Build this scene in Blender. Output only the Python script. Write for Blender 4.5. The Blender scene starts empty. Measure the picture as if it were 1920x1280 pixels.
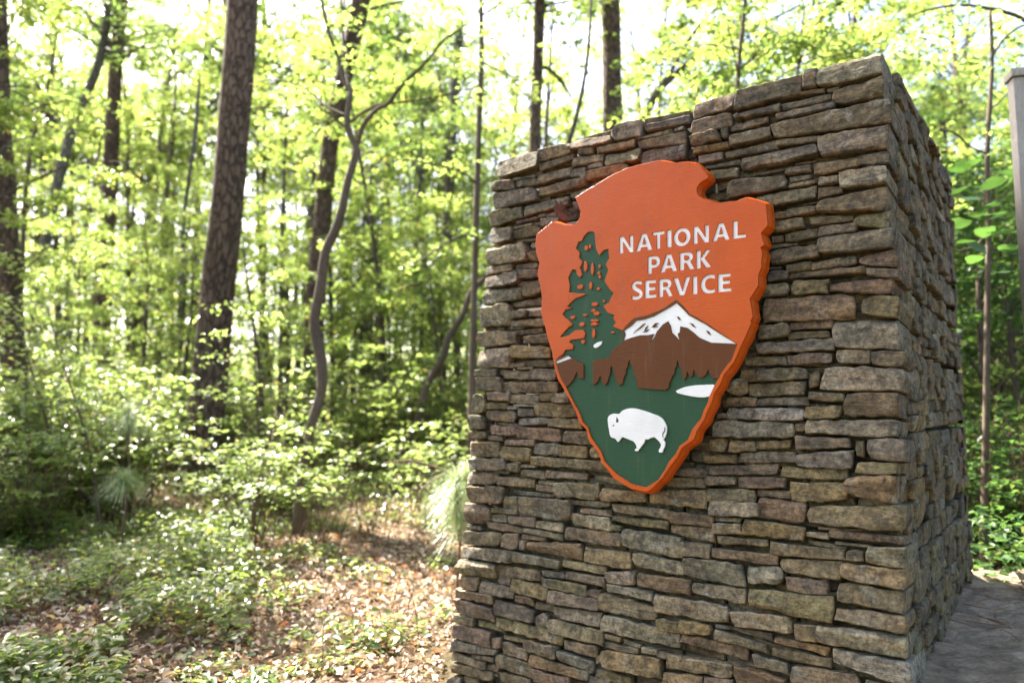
import bpy, bmesh, math, random
import numpy as np
from mathutils import Vector, Matrix
R = math.radians
random.seed(7); RNG = np.random.default_rng(11)
SC = bpy.context.scene
COL = SC.collection

# ------------------------------------------------------------------ camera, sky, sun, exposure
FPX, PITCH, ROLL = 1310.8, 0.0946, 0.0037          # focal length in pixels of a 1920 wide frame
EYE = np.array([0.0, 0.0, 1.6])
_f = np.array([0, math.cos(PITCH), math.sin(PITCH)]); _r = np.array([1.0, 0, 0]); _u = np.cross(_r, _f)
_c, _s = math.cos(ROLL), math.sin(ROLL)
CR, CU, CF = _c*_r + _s*_u, -_s*_r + _c*_u, _f
cam_d = bpy.data.cameras.new('camera'); cam = bpy.data.objects.new('camera', cam_d); COL.objects.link(cam)
cam_d.sensor_width = 36.0; cam_d.lens = FPX/1920*36.0; cam_d.clip_start = 0.05; cam_d.clip_end = 600
cam.matrix_world = Matrix(((CR[0], CU[0], -CF[0], EYE[0]), (CR[1], CU[1], -CF[1], EYE[1]), (CR[2], CU[2], -CF[2], EYE[2]), (0, 0, 0, 1)))
cam_d.dof.use_dof = True; cam_d.dof.focus_distance = 3.05; cam_d.dof.aperture_fstop = 1.25
SC.camera = cam
SUN_EL, SUN_AZ = 48.0, -44.0                        # azimuth clockwise from +Y
world = bpy.data.worlds.new('World'); SC.world = world; world.use_nodes = True
wn = world.node_tree; wn.nodes.clear()
sky = wn.nodes.new('ShaderNodeTexSky'); sky.sky_type = 'NISHITA'; sky.sun_disc = False
sky.sun_elevation = R(SUN_EL); sky.sun_rotation = R(SUN_AZ); sky.air_density = 0.8; sky.dust_density = 4.0; sky.ozone_density = 0.4
bg = wn.nodes.new('ShaderNodeBackground'); bg.inputs['Strength'].default_value = 0.10
wo = wn.nodes.new('ShaderNodeOutputWorld'); wn.links.new(sky.outputs[0], bg.inputs[0]); wn.links.new(bg.outputs[0], wo.inputs[0])
sun_d = bpy.data.lights.new('sun', 'SUN'); sun = bpy.data.objects.new('sun', sun_d); COL.objects.link(sun)
sun_d.energy = 5.0; sun_d.angle = R(0.53); sun_d.color = (1.0, 0.94, 0.84)
SUN_DIR = Vector((math.sin(R(SUN_AZ))*math.cos(R(SUN_EL)), math.cos(R(SUN_AZ))*math.cos(R(SUN_EL)), math.sin(R(SUN_EL))))
sun.rotation_euler = SUN_DIR.to_track_quat('Z', 'Y').to_euler(); sun.location = (-20, 20, 30)
vs = SC.view_settings; vs.view_transform = 'Standard'; vs.look = 'None'; vs.gamma = 1.0; vs.use_curve_mapping = False
vs.exposure = 2.9
cy = SC.cycles
try:
    cy.max_bounces = 7; cy.diffuse_bounces = 4; cy.glossy_bounces = 2; cy.transmission_bounces = 5; cy.transparent_max_bounces = 4
    cy.use_adaptive_sampling = True; cy.adaptive_threshold = 0.02; cy.sample_clamp_indirect = 6.0
    cy.use_denoising = True; cy.denoiser = 'OPENIMAGEDENOISE'; cy.caustics_reflective = False; cy.caustics_refractive = False
except Exception: pass

# ------------------------------------------------------------------ helpers
def ray(x, y):
    d = CR*((x-960)/FPX) - CU*((y-640)/FPX) + CF
    return d
def at_depth(x, y, dep):
    d = ray(x, y); return EYE + d*(dep/d[1])
def on_plane(x, y, org, nor):
    d = ray(x, y); t = np.dot(org-EYE, nor)/np.dot(d, nor); return EYE + d*t
def ground_z(x, y):
    x = np.asarray(x, float); y = np.asarray(y, float)
    far = np.clip((y-9)/60, 0, 1)
    return 0.05*np.sin(x*0.9+1.3)*np.sin(y*0.7) + 0.03*np.sin(x*2.3+y*1.7) + far*2.2 + 0.25*np.clip((-x-4)/12, 0, 1)
def link(o, parent=None, loc=None):
    COL.objects.link(o)
    if parent is not None: o.parent = parent
    if loc is not None: o.location = loc
    return o
def mesh(name, V, F, mat=None, smooth=True, tint=None, uv=None):
    """numpy mesh; F is an (n,k) array or a list of such arrays / list of tuples"""
    me = bpy.data.meshes.new(name)
    V = np.asarray(V, dtype=np.float32).reshape(-1, 3)
    Fs = F if isinstance(F, list) else [F]
    Fs = [np.asarray(f, dtype=np.int32) for f in Fs if len(f)]
    idx = np.concatenate([f.reshape(-1) for f in Fs]); cnt = np.concatenate([np.full(len(f), f.shape[1]) for f in Fs])
    st = np.concatenate([[0], np.cumsum(cnt)[:-1]])
    me.vertices.add(len(V)); me.vertices.foreach_set('co', V.reshape(-1))
    me.loops.add(len(idx)); me.loops.foreach_set('vertex_index', idx)
    me.polygons.add(len(cnt)); me.polygons.foreach_set('loop_start', st.astype(np.int32))
    me.update(calc_edges=True)
    if smooth: me.polygons.foreach_set('use_smooth', np.ones(len(cnt), dtype=bool))
    if tint is not None:
        a = me.color_attributes.new('tint', 'FLOAT_COLOR', 'POINT')
        t = np.ones((len(V), 4), np.float32); t[:, :3] = tint
        a.data.foreach_set('color', t.reshape(-1))
    if mat is not None: me.materials.append(mat)
    me.validate(); me.update()
    return me
def obj(name, me, parent=None, loc=None):
    return link(bpy.data.objects.new(name, me), parent, loc)
def tag(o, label=None, cat=None, group=None, kind=None):
    if label: o['label'] = label
    if cat: o['category'] = cat
    if group: o['group'] = group
    if kind: o['kind'] = kind
    return o
def thing(name, label, cat, loc=(0, 0, 0), group=None, rz=0.0):
    o = bpy.data.objects.new(name, None); o.empty_display_size = 0.2
    link(o, None, loc); o.rotation_euler = (0, 0, rz)
    return tag(o, label, cat, group)
def copy_thing(t, loc, rz=0.0, scale=None, label=None, group=None):
    c = t.copy(); COL.objects.link(c); c.location = loc; c.rotation_euler = (0, 0, rz)
    if scale is not None: c.scale = scale
    if label: c['label'] = label
    if group: c['group'] = group
    for ch in t.children:
        k = ch.copy(); COL.objects.link(k); k.parent = c
        for g in ch.children:
            m = g.copy(); COL.objects.link(m); m.parent = k
    return c
class Acc:
    """collects pieces into one mesh"""
    def __init__(s): s.V = []; s.F = {}; s.T = []; s.n = 0
    def add(s, V, F, tint=None):
        V = np.asarray(V, float).reshape(-1, 3); s.V.append(V)
        for f in (F if isinstance(F, list) else [F]):
            f = np.asarray(f)
            if len(f): s.F.setdefault(f.shape[1], []).append(f + s.n)
        s.n += len(V); s.T.append(np.tile(np.asarray(tint if tint is not None else (1, 1, 1), float), (len(V), 1)))
    def mesh(s, name, mat, smooth=True, tint=False):
        return mesh(name, np.concatenate(s.V), [np.concatenate(v) for v in s.F.values()], mat, smooth, np.concatenate(s.T) if tint else None)
def box(acc, lo, hi, M=None, tint=None, ch=0.0):
    lo = np.array(lo, float); hi = np.array(hi, float)
    V = np.array([[x, y, z] for z in (lo[2], hi[2]) for y in (lo[1], hi[1]) for x in (lo[0], hi[0])])
    F = [[0, 2, 3, 1], [4, 5, 7, 6], [0, 1, 5, 4], [2, 6, 7, 3], [0, 4, 6, 2], [1, 3, 7, 5]]
    if M is not None: V = V @ np.array(M)[:3, :3].T + np.array(M)[:3, 3]
    acc.add(V, np.array(F), tint)
def bevel_mesh(me, w, seg=2):
    bm = bmesh.new(); bm.from_mesh(me)
    bmesh.ops.bevel(bm, geom=list(bm.edges), offset=w, segments=seg, profile=0.6, affect='EDGES')
    bm.to_mesh(me); bm.free(); me.update(); return me
def tube(P, rad, nseg=10, wob=0.0, seed=0, cap=True):
    """tapered tube round a polyline; returns V, F list"""
    P = np.asarray(P, float); n = len(P); rad = np.asarray(rad, float)
    T = np.gradient(P, axis=0); T /= np.linalg.norm(T, axis=1)[:, None] + 1e-9
    ref = np.array([0.31, 0.95, 0.05])
    A = np.cross(T, ref); A /= np.linalg.norm(A, axis=1)[:, None] + 1e-9
    B = np.cross(T, A)
    th = np.linspace(0, 2*math.pi, nseg, endpoint=False)
    rg = np.random.default_rng(seed)
    ph = rg.uniform(0, 6.28, 6)
    rr = np.ones((n, nseg))
    if wob:
        k = np.arange(n)[:, None]
        rr = rr + wob*(np.sin(3*th[None]+ph[0]+k*0.35) + 0.7*np.sin(5*th[None]+ph[1]-k*0.5) + 0.6*rg.normal(0, .7, (n, nseg)))
    V = P[:, None, :] + (A[:, None, :]*np.cos(th)[None, :, None] + B[:, None, :]*np.sin(th)[None, :, None])*(rad[:, None]*rr)[:, :, None]
    V = V.reshape(-1, 3)
    i = np.arange(n-1)[:, None]*nseg; j = np.arange(nseg)[None]; j2 = (j+1) % nseg
    Fq = np.stack([i+j, i+j2, i+nseg+j2, i+nseg+j], -1).reshape(-1, 4)
    F = [Fq]
    if cap:
        V = np.concatenate([V, P[-1:]]); b = (n-1)*nseg; c = n*nseg
        F.append(np.stack([b+np.arange(nseg), b+(np.arange(nseg)+1) % nseg, np.full(nseg, c)], -1))
    return V, F
def smooth_path(P, m):
    """Catmull-Rom resample, m points in all; P may carry radius as 4th column"""
    P = np.asarray(P, float); n = len(P)
    if n == 2:
        t = np.linspace(0, 1, m)[:, None]; return P[0]*(1-t) + P[1]*t
    Q = np.vstack([2*P[0]-P[1], P, 2*P[-1]-P[-2]])
    out = []
    for t in np.linspace(0, n-1-1e-6, m):
        i = int(t); f = t-i; a, b, c, d = Q[i], Q[i+1], Q[i+2], Q[i+3]
        out.append(0.5*((2*b)+(-a+c)*f+(2*a-5*b+4*c-d)*f*f+(-a+3*b-3*c+d)*f**3))
    return np.array(out)

# ------------------------------------------------------------------ materials
class NT:
    def __init__(s, name):
        s.m = bpy.data.materials.new(name); s.m.use_nodes = True; s.t = s.m.node_tree; s.t.nodes.clear()
        s.out = s.n('ShaderNodeOutputMaterial')
    def n(s, typ, **kw):
        nd = s.t.nodes.new(typ)
        for k, v in kw.items(): setattr(nd, k, v)
        return nd
    def l(s, a, b): s.t.links.new(a, b)
    def set(s, nd, **kw):
        for k, v in kw.items():
            sock = nd.inputs[int(k[1:])] if k[0] == '_' and k[1:].isdigit() else nd.inputs[k.replace('_', ' ')]
            if hasattr(v, 'node'): s.l(v, sock)
            else: sock.default_value = v
        return nd
    def coord(s, scale=(1, 1, 1), kind='Object'):
        tc = s.n('ShaderNodeTexCoord'); mp = s.n('ShaderNodeMapping'); s.l(tc.outputs[kind], mp.inputs[0]); mp.inputs['Scale'].default_value = scale
        return mp.outputs[0]
    def noise(s, vec, scale, detail=4, rough=0.55, dist=0.0):
        nd = s.n('ShaderNodeTexNoise'); s.set(nd, Scale=scale, Detail=detail, Roughness=rough, Distortion=dist)
        if vec is not None: s.l(vec, nd.inputs['Vector'])
        return nd.outputs['Fac']
    def ramp(s, fac, stops):
        nd = s.n('ShaderNodeValToRGB'); s.l(fac, nd.inputs[0]); e = nd.color_ramp.elements
        while len(e) < len(stops): e.new(0.5)
        for i, (p, c) in enumerate(stops):
            e[i].position = p; e[i].color = (c, c, c, 1) if isinstance(c, (int, float)) else (*c, 1)
        return nd.outputs[0]
    def mix(s, fac, a, b, mode='MIX'):
        nd = s.n('ShaderNodeMix', data_type='RGBA', blend_type=mode)
        for sock, v in ((nd.inputs[0], fac), (nd.inputs[6], a), (nd.inputs[7], b)):
            if hasattr(v, 'node'): s.l(v, sock)
            else: sock.default_value = v if not isinstance(v, tuple) or len(v) == 4 else (*v, 1)
        return nd.outputs[2]
    def math(s, op, a, b=0.0):
        nd = s.n('ShaderNodeMath', operation=op)
        for i, v in enumerate((a, b)):
            if hasattr(v, 'node'): s.l(v, nd.inputs[i])
            else: nd.inputs[i].default_value = v
        return nd.outputs[0]
    def bump(s, h, strength=0.5, dist=0.01, prev=None):
        nd = s.n('ShaderNodeBump'); s.set(nd, Strength=strength, Distance=dist); s.l(h, nd.inputs['Height'])
        if prev is not None: s.l(prev, nd.inputs['Normal'])
        return nd.outputs[0]
    def principled(s, col, rough=0.8, spec=0.3, nor=None):
        b = s.n('ShaderNodeBsdfPrincipled')
        for k, v in (('Base Color', col), ('Roughness', rough), ('Specular IOR Level', spec)):
            if hasattr(v, 'node'): s.l(v, b.inputs[k])
            else: b.inputs[k].default_value = v if not isinstance(v, tuple) else (*v, 1)
        if nor is not None: s.l(nor, b.inputs['Normal'])
        return b.outputs[0]
    def done(s, sh): s.l(sh, s.out.inputs[0]); return s.m

def mat_stone():
    k = NT('stacked_stone'); c = k.coord()
    at = k.n('ShaderNodeAttribute', attribute_name='tint')
    tint = at.outputs['Color']
    cs = k.coord((3.0, 3.0, 14.0))
    n1 = k.noise(c, 9, 5, .6); n2 = k.noise(cs, 2.2, 6, .65, .6); n3 = k.noise(c, 75, 4, .75); n4 = k.noise(c, 4.1, 4, .6, .8); n5 = k.noise(c, 16, 5, .65, .4)
    v = k.math('ADD', k.math('MULTIPLY', n1, .8), k.math('MULTIPLY', n2, .9))
    val = k.ramp(v, [(.60, .42), (.85, 1.0), (1.10, 1.55)])
    col = k.mix(1.0, tint, val, 'MULTIPLY')
    col = k.mix(k.ramp(n2, [(.50, 0.0), (.68, .62)]), col, (.20, .125, .055))           # rusty bedding
    col = k.mix(k.ramp(n4, [(.56, 0.0), (.70, .55)]), col, (.235, .215, .17))          # pale weathering
    col = k.mix(k.ramp(n5, [(.54, 0.0), (.64, .72)]), col, (.050, .046, .038))         # dark stain
    col = k.mix(k.ramp(k.noise(c, 7.3, 5, .7, .3), [(.60, 0.0), (.68, .5)]), col, (.30, .31, .26))   # lichen
    col = k.mix(k.ramp(n3, [(.38, .55), (.54, 0.0)]), col, (.075, .06, .045))
    col = k.mix(1.0, col, k.ramp(k.noise(c, 38, 5, .7), [(.36, .55), (.5, 1.0), (.64, 1.4)]), 'MULTIPLY')
    h = k.math('ADD', k.math('MULTIPLY', n2, .8), k.math('ADD', k.math('MULTIPLY', n5, .6), k.math('MULTIPLY', n3, .35)))
    nor = k.bump(h, 1.0, .02)
    return k.done(k.principled(col, .88, .22, nor))
def mat_slab():
    k = NT('ledge_rock'); c = k.coord(); cs = k.coord((5, 14, 14))
    n1 = k.noise(c, 3.5, 6, .65, .7); n2 = k.noise(cs, 1.2, 6, .7, 1.0); n3 = k.noise(c, 46, 5, .75)
    col = k.ramp(n1, [(.3, (.20, .155, .11)), (.5, (.34, .265, .185)), (.7, (.47, .38, .28))])
    col = k.mix(k.ramp(n2, [(.45, 0.0), (.62, .6)]), col, (.12, .10, .07))
    col = k.mix(k.ramp(n3, [(.4, .3), (.6, 0.0)]), col, (.05, .045, .04))
    nor = k.bump(k.math('ADD', n2, k.math('MULTIPLY', n3, .25)), .8, .03)
    return k.done(k.principled(col, .95, .10, nor))
def mat_plain(name, col, rough=.6, spec=.3, scale=40, amt=.12, bump=.0):
    k = NT(name); c = k.coord(); n = k.noise(c, scale, 4, .6)
    f = k.ramp(n, [(.3, 1-amt), (.7, 1+amt)])
    cc = k.mix(1.0, col, f, 'MULTIPLY')
    nor = k.bump(n, bump, .004) if bump else None
    return k.done(k.principled(cc, rough, spec, nor))
def mat_paint(name, col, rough=.30, spec=.25, dirt=1.0):
    """brushed sign paint with faint horizontal grain"""
    k = NT(name); c = k.coord((14, 14, 260)); n = k.noise(c, 1.0, 3, .6); w = k.noise(k.coord(), 5, 4, .6); d = k.noise(k.coord(), 120, 2, .5)
    f = k.ramp(w, [(.3, .90), (.7, 1.07)])
    cc = k.mix(1.0, col, f, 'MULTIPLY')
    st = k.noise(k.coord((30, 30, 2.2)), 1.0, 4, .6)
    cc = k.mix(k.ramp(st, [(.56, 0.0), (.72, .16*dirt)]), cc, (.16, .14, .11))
    cc = k.mix(k.ramp(k.noise(k.coord(), 210, 2, .5), [(.66, 0.0), (.74, .35*dirt)]), cc, (.10, .08, .06))
    r = k.ramp(w, [(.3, rough-.05), (.7, rough+.08)])
    nor = k.bump(k.math('ADD', n, k.math('MULTIPLY', d, .5)), .30, .005)
    return k.done(k.principled(cc, r, spec, nor))
def mat_bark(name, dark, mid, pale, sc=1.0, plate=True):
    k = NT(name); c = k.coord((7*sc, 7*sc, 2.2*sc)); c2 = k.coord((30*sc, 30*sc, 6*sc))
    vo = k.n('ShaderNodeTexVoronoi', feature='DISTANCE_TO_EDGE'); k.set(vo, Scale=3.0, Randomness=1.0)
    nz = k.n('ShaderNodeTexNoise'); k.set(nz, Scale=2.0, Detail=4.0); k.l(c, nz.inputs['Vector'])
    mx = k.n('ShaderNodeMix', data_type='VECTOR'); mx.inputs[0].default_value = .42; k.l(c, mx.inputs[4]); k.l(nz.outputs['Color'], mx.inputs[5]); k.l(mx.outputs[1], vo.inputs['Vector'])
    n2 = k.noise(c2, 1.0, 5, .65); n3 = k.noise(k.coord(), .9, 3, .5)
    crack = k.ramp(vo.outputs['Distance'], [(.0, 0.0), (.12, 1.0)])
    col = k.ramp(n2, [(.3, mid), (.7, pale)])
    col = k.mix(k.ramp(n3, [(.4, 0.0), (.65, .5)]), col, dark)
    if plate: col = k.mix(k.math('ADD', k.math('MULTIPLY', crack, .62), .38), dark, col)
    h = k.math('ADD', crack, k.math('MULTIPLY', n2, .6)) if plate else n2
    return k.done(k.principled(col, .9, .2, k.bump(h, 1.0, .05 if plate else .014)))
def mat_leaf(name, stops, trans, tw=.5, rough=.42, spec=.45):
    """leaf: reflecting skin and yellow-green light let through; every leaf has its own shade of green"""
    k = NT(name); g = k.n('ShaderNodeNewGeometry'); rnd = g.outputs['Random Per Island']
    oi = k.n('ShaderNodeObjectInfo')
    col = k.ramp(rnd, stops)
    vv = k.ramp(oi.outputs['Random'], [(0, .8), (1, 1.2)])
    col = k.mix(1.0, col, vv, 'MULTIPLY')
    tc = k.mix(.55, trans, k.mix(1.0, col, (2.2, 2.2, 1.6), 'MULTIPLY'))
    tr = k.n('ShaderNodeBsdfTranslucent'); k.l(tc, tr.inputs[0])
    p = k.principled(col, rough, spec)
    ms = k.n('ShaderNodeMixShader'); ms.inputs[0].default_value = tw; k.l(p, ms.inputs[1]); k.l(tr.outputs[0], ms.inputs[2])
    return k.done(ms.outputs[0])
M_STONE = mat_stone(); M_SLAB = mat_slab()
M_CORE = mat_plain('wall_core', (.05, .045, .038), .95, .1, 20, .3)
M_ORANGE = mat_paint('orange_paint', (.44, .070, .003, 1)); M_GREEN = mat_paint('green_paint', (.025, .068, .034, 1), .45, .13)
M_BROWN = mat_paint('brown_paint', (.100, .035, .010, 1), .5, .14); M_WHITE = mat_paint('white_paint', (.72, .72, .70, 1), .5, .2, .12)
M_BLACK = mat_plain('black_paint', (.02, .02, .02), .6)
M_BARK_PINE = mat_bark('pine_bark', (.032, .020, .013), (.130, .082, .054), (.21, .145, .10))
M_BARK_GREY = mat_bark('grey_bark', (.07, .06, .05), (.15, .13, .11), (.24, .22, .19), 1.3)
M_BARK_SMOOTH = mat_bark('smooth_bark', (.028, .019, .013), (.085, .060, .042), (.16, .125, .092), 2.0, False)
M_TWIG = mat_plain('twig_bark', (.13, .085, .055), .85, .2, 30, .3)
M_WOOD = mat_bark('weathered_wood', (.20, .18, .155), (.33, .30, .265), (.44, .41, .37), 3.0, False)
GR = [(.0, (.035, .085, .018)), (.4, (.065, .13, .024)), (.75, (.105, .17, .028)), (.95, (.18, .19, .035)), (1.0, (.26, .12, .03))]
M_LEAF = mat_leaf('understory_leaf', GR, (.54, .63, .16, 1), .54)
M_LEAF_DK = mat_leaf('shade_leaf', [(.0, (.03, .075, .018)), (.5, (.045, .10, .026)), (.9, (.08, .13, .03)), (1.0, (.17, .13, .03))], (.16, .30, .05, 1), .42)  # shade right of the pier is put into these darker greens
M_LEAF_CAN = mat_leaf('canopy_leaf', [(.0, (.035, .08, .016)), (.6, (.07, .125, .024)), (1.0, (.15, .16, .035))], (.36, .50, .12, 1), .48)
M_LEAF_SHRUB = mat_leaf('shrub_leaf', [(.0, (.05, .095, .022)), (.5, (.08, .13, .03)), (.88, (.12, .16, .045)), (.97, (.22, .16, .05)), (1.0, (.24, .09, .03))], (.50, .60, .13, 1), .5, .34, .7)
M_LITTER = mat_leaf('fallen_leaf', [(.0, (.17, .10, .062)), (.3, (.34, .235, .16)), (.65, (.50, .39, .30)), (.93, (.60, .52, .43)), (1.0, (.42, .13, .03))], (.25, .12, .05, 1), .18, .6, .3)
M_NEEDLE = mat_leaf('pine_needle', [(.0, (.18, .25, .10)), (.6, (.28, .35, .18)), (1.0, (.42, .46, .30))], (.42, .50, .25, 1), .35, .35, .6)
M_DRYNEEDLE = mat_plain('dry_needle', (.22, .095, .04), .7, .2, 30, .25)
M_DRYLEAF = mat_plain('dry_leaf', (.060, .024, .018), .6, .3, 60, .5, .6)
def mat_ground():
    k = NT('forest_floor'); c = k.coord(); n1 = k.noise(c, 14, 6, .7, .4); n2 = k.noise(c, .8, 4, .6); n3 = k.noise(c, 55, 4, .7)
    col = k.ramp(n1, [(.3, (.06, .038, .024)), (.5, (.16, .105, .068)), (.68, (.32, .23, .16))])
    col = k.mix(k.ramp(n2, [(.45, 0.0), (.62, .6)]), col, (.05, .075, .022))
    col = k.mix(k.ramp(n3, [(.45, .5), (.6, 0.0)]), col, (.03, .02, .013))
    return k.done(k.principled(col, .95, .1, k.bump(k.math('ADD', n1, n3), .9, .04)))
M_GROUND = mat_ground()
# ------------------------------------------------------------------ the ground
gx = np.concatenate([np.linspace(-140, -14, 22), np.linspace(-13, 13, 90), np.linspace(14, 140, 22)])
gy = np.concatenate([np.linspace(-40, -2, 10), np.linspace(-1, 24, 90), np.linspace(25, 170, 24)])
GX, GY = np.meshgrid(gx, gy); GZ = ground_z(GX, GY)
GZ += np.where((abs(GX) < 13) & (GY > -1) & (GY < 24), .02*np.sin(GX*7+GY*3)*np.sin(GY*6-GX*2), 0)
ii = np.arange(len(gy)-1)[:, None]*len(gx); jj = np.arange(len(gx)-1)[None]
gf = np.stack([ii+jj, ii+jj+1, ii+jj+1+len(gx), ii+jj+len(gx)], -1).reshape(-1, 4)
tag(obj('ground', mesh('ground', np.stack([GX, GY, GZ], -1).reshape(-1, 3), gf, M_GROUND)), kind='structure')

# ------------------------------------------------------------------ the stone pier
YAW = 0.9055; WID, DEP, HGT = 2.2043, 2.0685, 3.1522; BF, BL, BR_, BB = .1946, .1642, -.0067, .1313
AV = np.array([-math.sin(YAW), math.cos(YAW), 0]); NV = np.array([math.cos(YAW), math.sin(YAW), 0]); ZV = np.array([0, 0, 1.0])
FR0 = np.array([1.6293, 2.9042, 0.0])
def tt(z): return (HGT-z)/HGT
def c_fr(z): return FR0 - NV*BF*tt(z) - AV*BR_*tt(z) + ZV*z
def c_fl(z): return FR0 + AV*WID - NV*BF*tt(z) + AV*BL*tt(z) + ZV*z
def c_br(z): return FR0 + NV*DEP + NV*BB*tt(z) - AV*BR_*tt(z) + ZV*z
def c_bl(z): return FR0 + AV*WID + NV*DEP + NV*BB*tt(z) + AV*BL*tt(z) + ZV*z
NF = -NV + ZV*(BF/HGT); NF /= np.linalg.norm(NF)             # outward normal of the front face
UF = np.cross(NF, AV); UF = UF if UF[2] > 0 else -UF          # up within the front face
ORG = c_fr(0.0)
def to_front(x, y, off=0.0):
    p = on_plane(x, y, ORG + NF*off, NF) - ORG
    return np.array([np.dot(p, AV), np.dot(p, UF)])          # u runs to the picture's left
pier = thing('stone_pier', 'square dry stacked brown stone pier that carries the arrowhead sign', 'stone pier', tuple(c_fr(0)*.5+c_bl(0)*.5))
PO = np.array(pier.location)
TONES = {'b': (.200, .160, .096), 'g': (.178, .160, .112), 'o': (.255, .186, .088), 'r': (.215, .150, .098), 'l': (.310, .270, .185), 'd': (.118, .104, .080), 'v': (.222, .188, .100)}
def sines(rg, n, lo, hi):
    k = rg.uniform(lo, hi, n); a = rg.uniform(0, 6.28, n); p = rg.uniform(0, 6.28, n)
    return lambda u, v: sum(np.sin(k[i]*(math.cos(a[i])*u+math.sin(a[i])*v)+p[i]) for i in range(n))/n**.5
def stone(q, ex, ez, nf, org, prot, depth, seed, coarse=1.0, rough=1.0):
    """q: TL, TR, BR, BL in face coordinates. A split rock: chipped facets, rounded arrises, wandering edges."""
    rg = np.random.default_rng(seed); q = np.asarray(q, float)
    L = .5*(np.linalg.norm(q[1]-q[0])+np.linalg.norm(q[2]-q[3])); h = .5*(np.linalg.norm(q[3]-q[0])+np.linalg.norm(q[2]-q[1]))
    L = max(L, .02); h = max(h, .012)
    cell = .015*coarse
    nx = int(np.clip(L/cell, 4, 40)); ny = int(np.clip(h/(cell*.85), 3, 16))
    e1 = min(.0055/L, .12); e2 = min(.005/h, .16)
    s = np.concatenate([[0], np.linspace(e1, 1-e1, nx-1), [1]]); t = np.concatenate([[0], np.linspace(e2, 1-e2, ny-1), [1]])
    S, T = np.meshgrid(s, t)
    P = (q[0]*((1-S)*(1-T))[..., None]+q[1]*(S*(1-T))[..., None]+q[2]*(S*T)[..., None]+q[3]*((1-S)*T)[..., None])
    ctr = q.mean(0)
    rc = min(.30*h, .028)
    for cs, ct, cor in ((0, 0, 0), (1, 0, 1), (1, 1, 2), (0, 1, 3)):            # each corner broken off by its own amount
        w = np.clip(1-abs(S-cs)*L/(rc*1.7), 0, 1)*np.clip(1-abs(T-ct)*h/(rc*1.7), 0, 1)
        dv = ctr-q[cor]; dv = dv/np.linalg.norm(dv)
        P += (w**1.2*rc*rg.uniform(.0, .9)**1.4)[..., None]*(dv*np.array([.8, 1.0]))
    w1 = sines(rg, 5, 20, 120); w2 = sines(rg, 5, 20, 120); w3 = sines(rg, 3, 20, 60)
    am = min(.0035, h*.05)
    P[..., 1] += am*(w1(P[..., 0], P[..., 0]*0)*np.clip(1-2*T, 0, 1)**.7+w2(P[..., 0], P[..., 0]*0)*np.clip(2*T-1, 0, 1)**.7)
    P[..., 0] += min(.006, L*.04)*w3(P[..., 1]*0, P[..., 1])*abs(2*S-1)**3
    X = (S-.5)*L; Y = (.5-T)*h
    d = np.full(S.shape, 1.0)
    sx = rg.normal(0, .06)*rough; sy = rg.normal(0, .16)*rough
    d = np.minimum(d, sx*X*min(1, .22/L)+sy*Y)
    for kf in range(rg.integers(1, 4)):                          # chips struck off along edges and ends
        a = rg.choice([math.pi/2, -math.pi/2, 0, math.pi], p=[.38, .34, .14, .14])+rg.normal(0, .3)
        nx_, ny_ = math.cos(a), math.sin(a); ex_ = .5*(abs(nx_)*L+abs(ny_)*h)
        cut = ex_-rg.uniform(.08, .34)*h; slope = rg.uniform(.25, .95)*rough
        d = np.minimum(d, slope*(cut-(X*nx_+Y*ny_))+rg.uniform(0, .002))
    d = d-np.median(d)
    f1 = sines(rg, 5, 15, 60); f2 = sines(rg, 6, 60, 210)
    d = np.clip(d, -.026, .02) + .0016*rough*f1(X, Y*2.5) + .0013*rough*f2(X, Y*1.8)
    edge = np.minimum(np.minimum(S, 1-S)*L, np.minimum(T, 1-T)*h)
    rad = rg.uniform(.003, .007)
    d -= .006*np.clip(1-edge/rad, 0, 1)**1.5
    d += prot
    W = org + P[..., 0:1]*ex + P[..., 1:2]*ez + d[..., None]*nf
    n1, n2 = S.shape
    V = W.reshape(-1, 3)
    i = np.arange(n1-1)[:, None]*n2; j = np.arange(n2-1)[None]
    F = np.stack([i+j, i+n2+j, i+n2+j+1, i+j+1], -1).reshape(-1, 4)
    rim = np.concatenate([np.arange(n2), np.arange(1, n1)*n2+n2-1, (n1-1)*n2+np.arange(n2-2, -1, -1), np.arange(n1-2, 0, -1)*n2])
    cw = org + ctr[0]*ex + ctr[1]*ez
    B1 = V[rim] - nf*(.022+rg.uniform(0, .012, len(rim))[:, None]); B1 = B1 + (cw-B1)*.015 + nf*np.dot(B1-cw, nf)[:, None]*.015
    B2 = V[rim]; B2 = B2 - nf*(np.dot(B2-cw, nf)[:, None]+depth); B2 = B2 + (cw-B2-nf*np.dot(cw-B2, nf)[:, None])*.02
    m = len(rim); b0 = len(V); k = np.arange(m); k2 = (k+1) % m
    V = np.concatenate([V, B1, B2])
    F2 = np.stack([rim[k], rim[k2], b0+k2, b0+k], -1); F3 = np.stack([b0+k, b0+k2, b0+m+k2, b0+m+k], -1)
    # orient: face winding outward is irrelevant to the shader; keep consistent
    return V, np.concatenate([F, F2, F3]), L*h
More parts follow.
